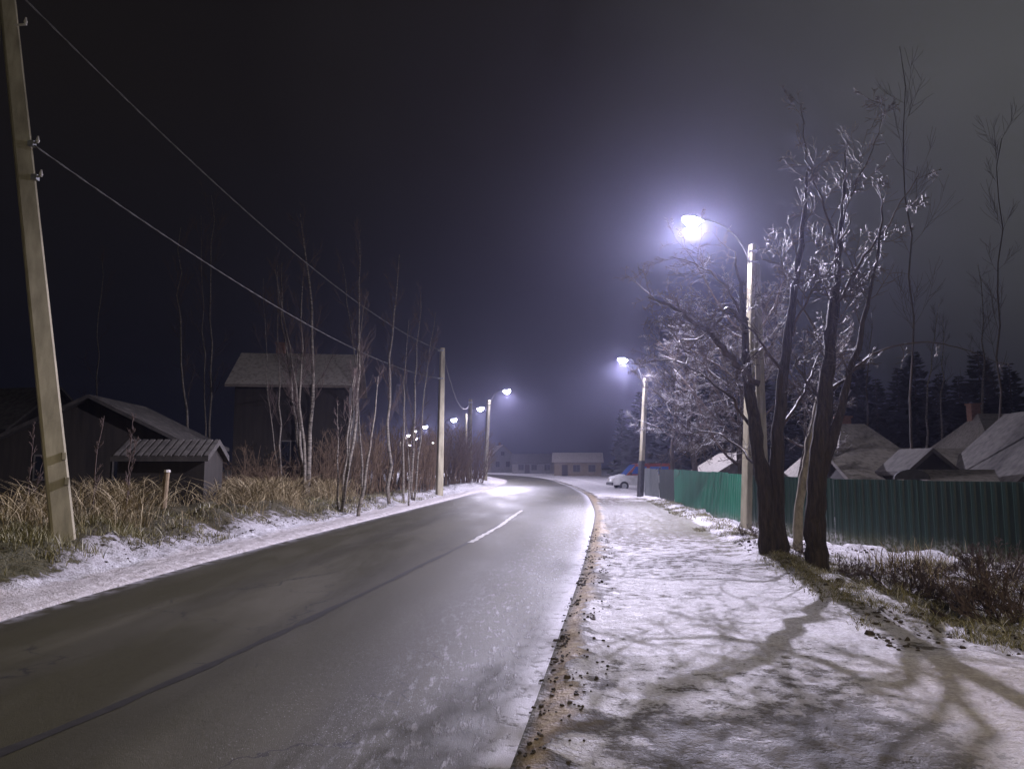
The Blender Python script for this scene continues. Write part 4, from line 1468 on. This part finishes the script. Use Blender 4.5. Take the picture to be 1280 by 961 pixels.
# ------------------------------------------------------------------ grass and litter
def blades(name, pts, hgt, wid, bend, mat, seed, plume=0.0, kind='stuff'):
    rng = np.random.default_rng(seed)
    n = len(pts)
    P = np.array(pts)
    a = rng.uniform(0, 2 * np.pi, n); h = hgt[0] + (hgt[1] - hgt[0]) * rng.random(n) ** 1.3
    w = wid * (0.6 + 0.8 * rng.random(n)); b = bend * (0.2 + rng.random(n)) * h
    ba = rng.uniform(0, 2 * np.pi, n)
    V = np.zeros((n, 7, 3)); sd = np.stack([np.cos(a), np.sin(a), np.zeros(n)], 1); bd = np.stack([np.cos(ba), np.sin(ba), np.zeros(n)], 1)
    up = np.array([0, 0, 1.0])
    for j, (f, ww) in enumerate(((0, 1.0), (0.45, 0.85), (0.8, 0.55 if not plume else 1.0 + plume))):
        c = P + up * (h * f)[:, None] * (1 - 0.25 * f * bend) + bd * (b * f * f)[:, None]
        V[:, 2 * j] = c - sd * (w * ww)[:, None]; V[:, 2 * j + 1] = c + sd * (w * ww)[:, None]
    V[:, 6] = P + up * h[:, None] * (1 - 0.25 * bend) + bd * b[:, None]
    V = V.reshape(-1, 3)
    base = (np.arange(n) * 7)[:, None]
    Q = np.concatenate([base + np.array([0, 1, 3, 2]), base + np.array([2, 3, 5, 4])])
    T = base + np.array([4, 5, 6])
    me = bpy.data.meshes.new(name)
    me.vertices.add(len(V)); me.vertices.foreach_set('co', V.ravel())
    loops = np.concatenate([Q.ravel(), T.ravel()]).astype(np.int32)
    me.loops.add(len(loops)); me.loops.foreach_set('vertex_index', loops)
    tot = np.concatenate([np.full(len(Q), 4), np.full(len(T), 3)]).astype(np.int32)
    st_ = np.concatenate([[0], np.cumsum(tot)[:-1]]).astype(np.int32)
    me.polygons.add(len(tot)); me.polygons.foreach_set('loop_start', st_); me.polygons.foreach_set('loop_total', tot)
    me.update(calc_edges=True); me.validate()
    at_ = me.attributes.new('tint', 'FLOAT', 'POINT'); at_.data.foreach_set('value', np.repeat(np.clip(rng.normal(0.5, 0.25, n), 0, 1), 7).astype(np.float32))
    me.materials.append(mat)
    o = new_obj(name, me)
    tag(o, kind=kind)
    return o


def scatter(n, yr, side, off, seed, dens=None, clump=None):
    """points beside the road: side -1 left, +1 right; off = distance range from the road edge"""
    rng = np.random.default_rng(seed)
    out = []
    y = yr[0] + (yr[1] - yr[0]) * rng.random(n * 4)
    o = off[0] + (off[1] - off[0]) * rng.random(n * 4)
    x = np.where(side > 0, Redge(y) + o, Ledge(y) - o)
    keep = np.ones(len(x), bool)
    if clump:
        keep &= (fbm(x * clump, y * clump, 3, seed) + 0.5) > 0.42 + 0.22 * rng.random(len(x))
    if dens is not None:
        keep &= rng.random(len(x)) < dens(x, y, o)
    x, y = x[keep][:n], y[keep][:n]
    return np.column_stack([x, y, gz(x, y) - 0.02])


d_dry = lambda x, y, o: sstep(1.5, 2.6, o) * (0.25 + 0.75 * sstep(15.5, 18, y)) * sstep(34, 27, y)
blades('dry_grass', scatter(13000, (13, 34), -1, (1.5, 6.0), 1, d_dry, 0.9), (0.15, 1.2), 0.0042, 1.05, M['dry'], 1, plume=0.8)
blades('dry_grass', scatter(5000, (7, 16), -1, (2.4, 7), 2, None, 0.8), (0.15, 0.8), 0.0045, 0.75, M['dry'], 2, plume=0.6)
blades('verge_grass', scatter(9000, (8, 15), -1, (1.1, 4.5), 3, lambda x, y, o: sstep(1.0, 1.8, o), 1.3), (0.06, 0.28), 0.006, 0.6, M['verge'], 3)
blades('verge_grass', scatter(5000, (14, 40), -1, (0.9, 3.0), 4, None, 1.1), (0.05, 0.22), 0.007, 0.6, M['verge'], 4)
blades('verge_grass', scatter(15000, (7.2, 19), 1, (2.9, 4.4), 5, lambda x, y, o: sstep(2.8, 3.3, o), 1.5), (0.02, 0.13), 0.0038, 1.0, M['verge'], 5)
blades('verge_grass', scatter(7000, (18, 36), 1, (2.6, 4.0), 15, None, 1.2), (0.03, 0.13), 0.006, 0.9, M['verge'], 15)
blades('verge_grass', scatter(11000, (7.0, 15), 1, (4.0, 9.0), 6, None, 1.2), (0.04, 0.24), 0.0042, 1.0, M['verge'], 6)
blades('dry_grass', scatter(900, (9.0, 14.5), 1, (5.0, 9.5), 7, None, 1.0), (0.2, 0.6), 0.006, 0.5, M['dry'], 7)


def litter(name, pts, size, mat, seed):
    """small curled leaves and frozen clods"""
    rng = random.Random(seed)
    mb = MB()
    for x, y, z in pts:
        s = size * rng.uniform(0.4, 1.5) * (1.8 if rng.random() < 0.06 else 1)
        vs = []
        n = 5
        for k_ in range(n):
            a = 2 * PI * k_ / n + rng.uniform(-0.3, 0.3); r = s * rng.uniform(0.6, 1.2)
            vs.append((x + math.cos(a) * r, y + math.sin(a) * r, z + 0.022))
        h = s * rng.uniform(0.25, 0.8); ox, oy = rng.uniform(-.25, .25) * s, rng.uniform(-.25, .25) * s
        for k_ in range(n):
            bx, by, bz = vs[k_]
            f_ = rng.uniform(0.45, 0.85)
            vs.append((x + ox + (bx - x) * f_, y + oy + (by - y) * f_, z + 0.025 + h * rng.uniform(0.7, 1.1)))
        mb.add(vs, [(k_, (k_ + 1) % n, n + (k_ + 1) % n, n + k_) for k_ in range(n)] + [tuple(range(n, 2 * n))])
    o = mb.build(name, mat)
    return tag(o, kind='stuff')


litter('frozen_clods', scatter(1300, (3.2, 26), 1, (-0.10, 0.50), 11, lambda x, y, o: np.where(o < 0.12, 1.0, 0.25) * sstep(26, 10, y), 5.0), 0.014, M['clod'], 1)
litter('leaf_litter', scatter(1500, (6.8, 16), 1, (3.0, 9.0), 12, None, 1.2), 0.022, M['clod'], 2)
litter('leaf_litter', scatter(500, (9, 30), -1, (0.9, 3.0), 13, None, 1.2), 0.022, M['clod'], 3)
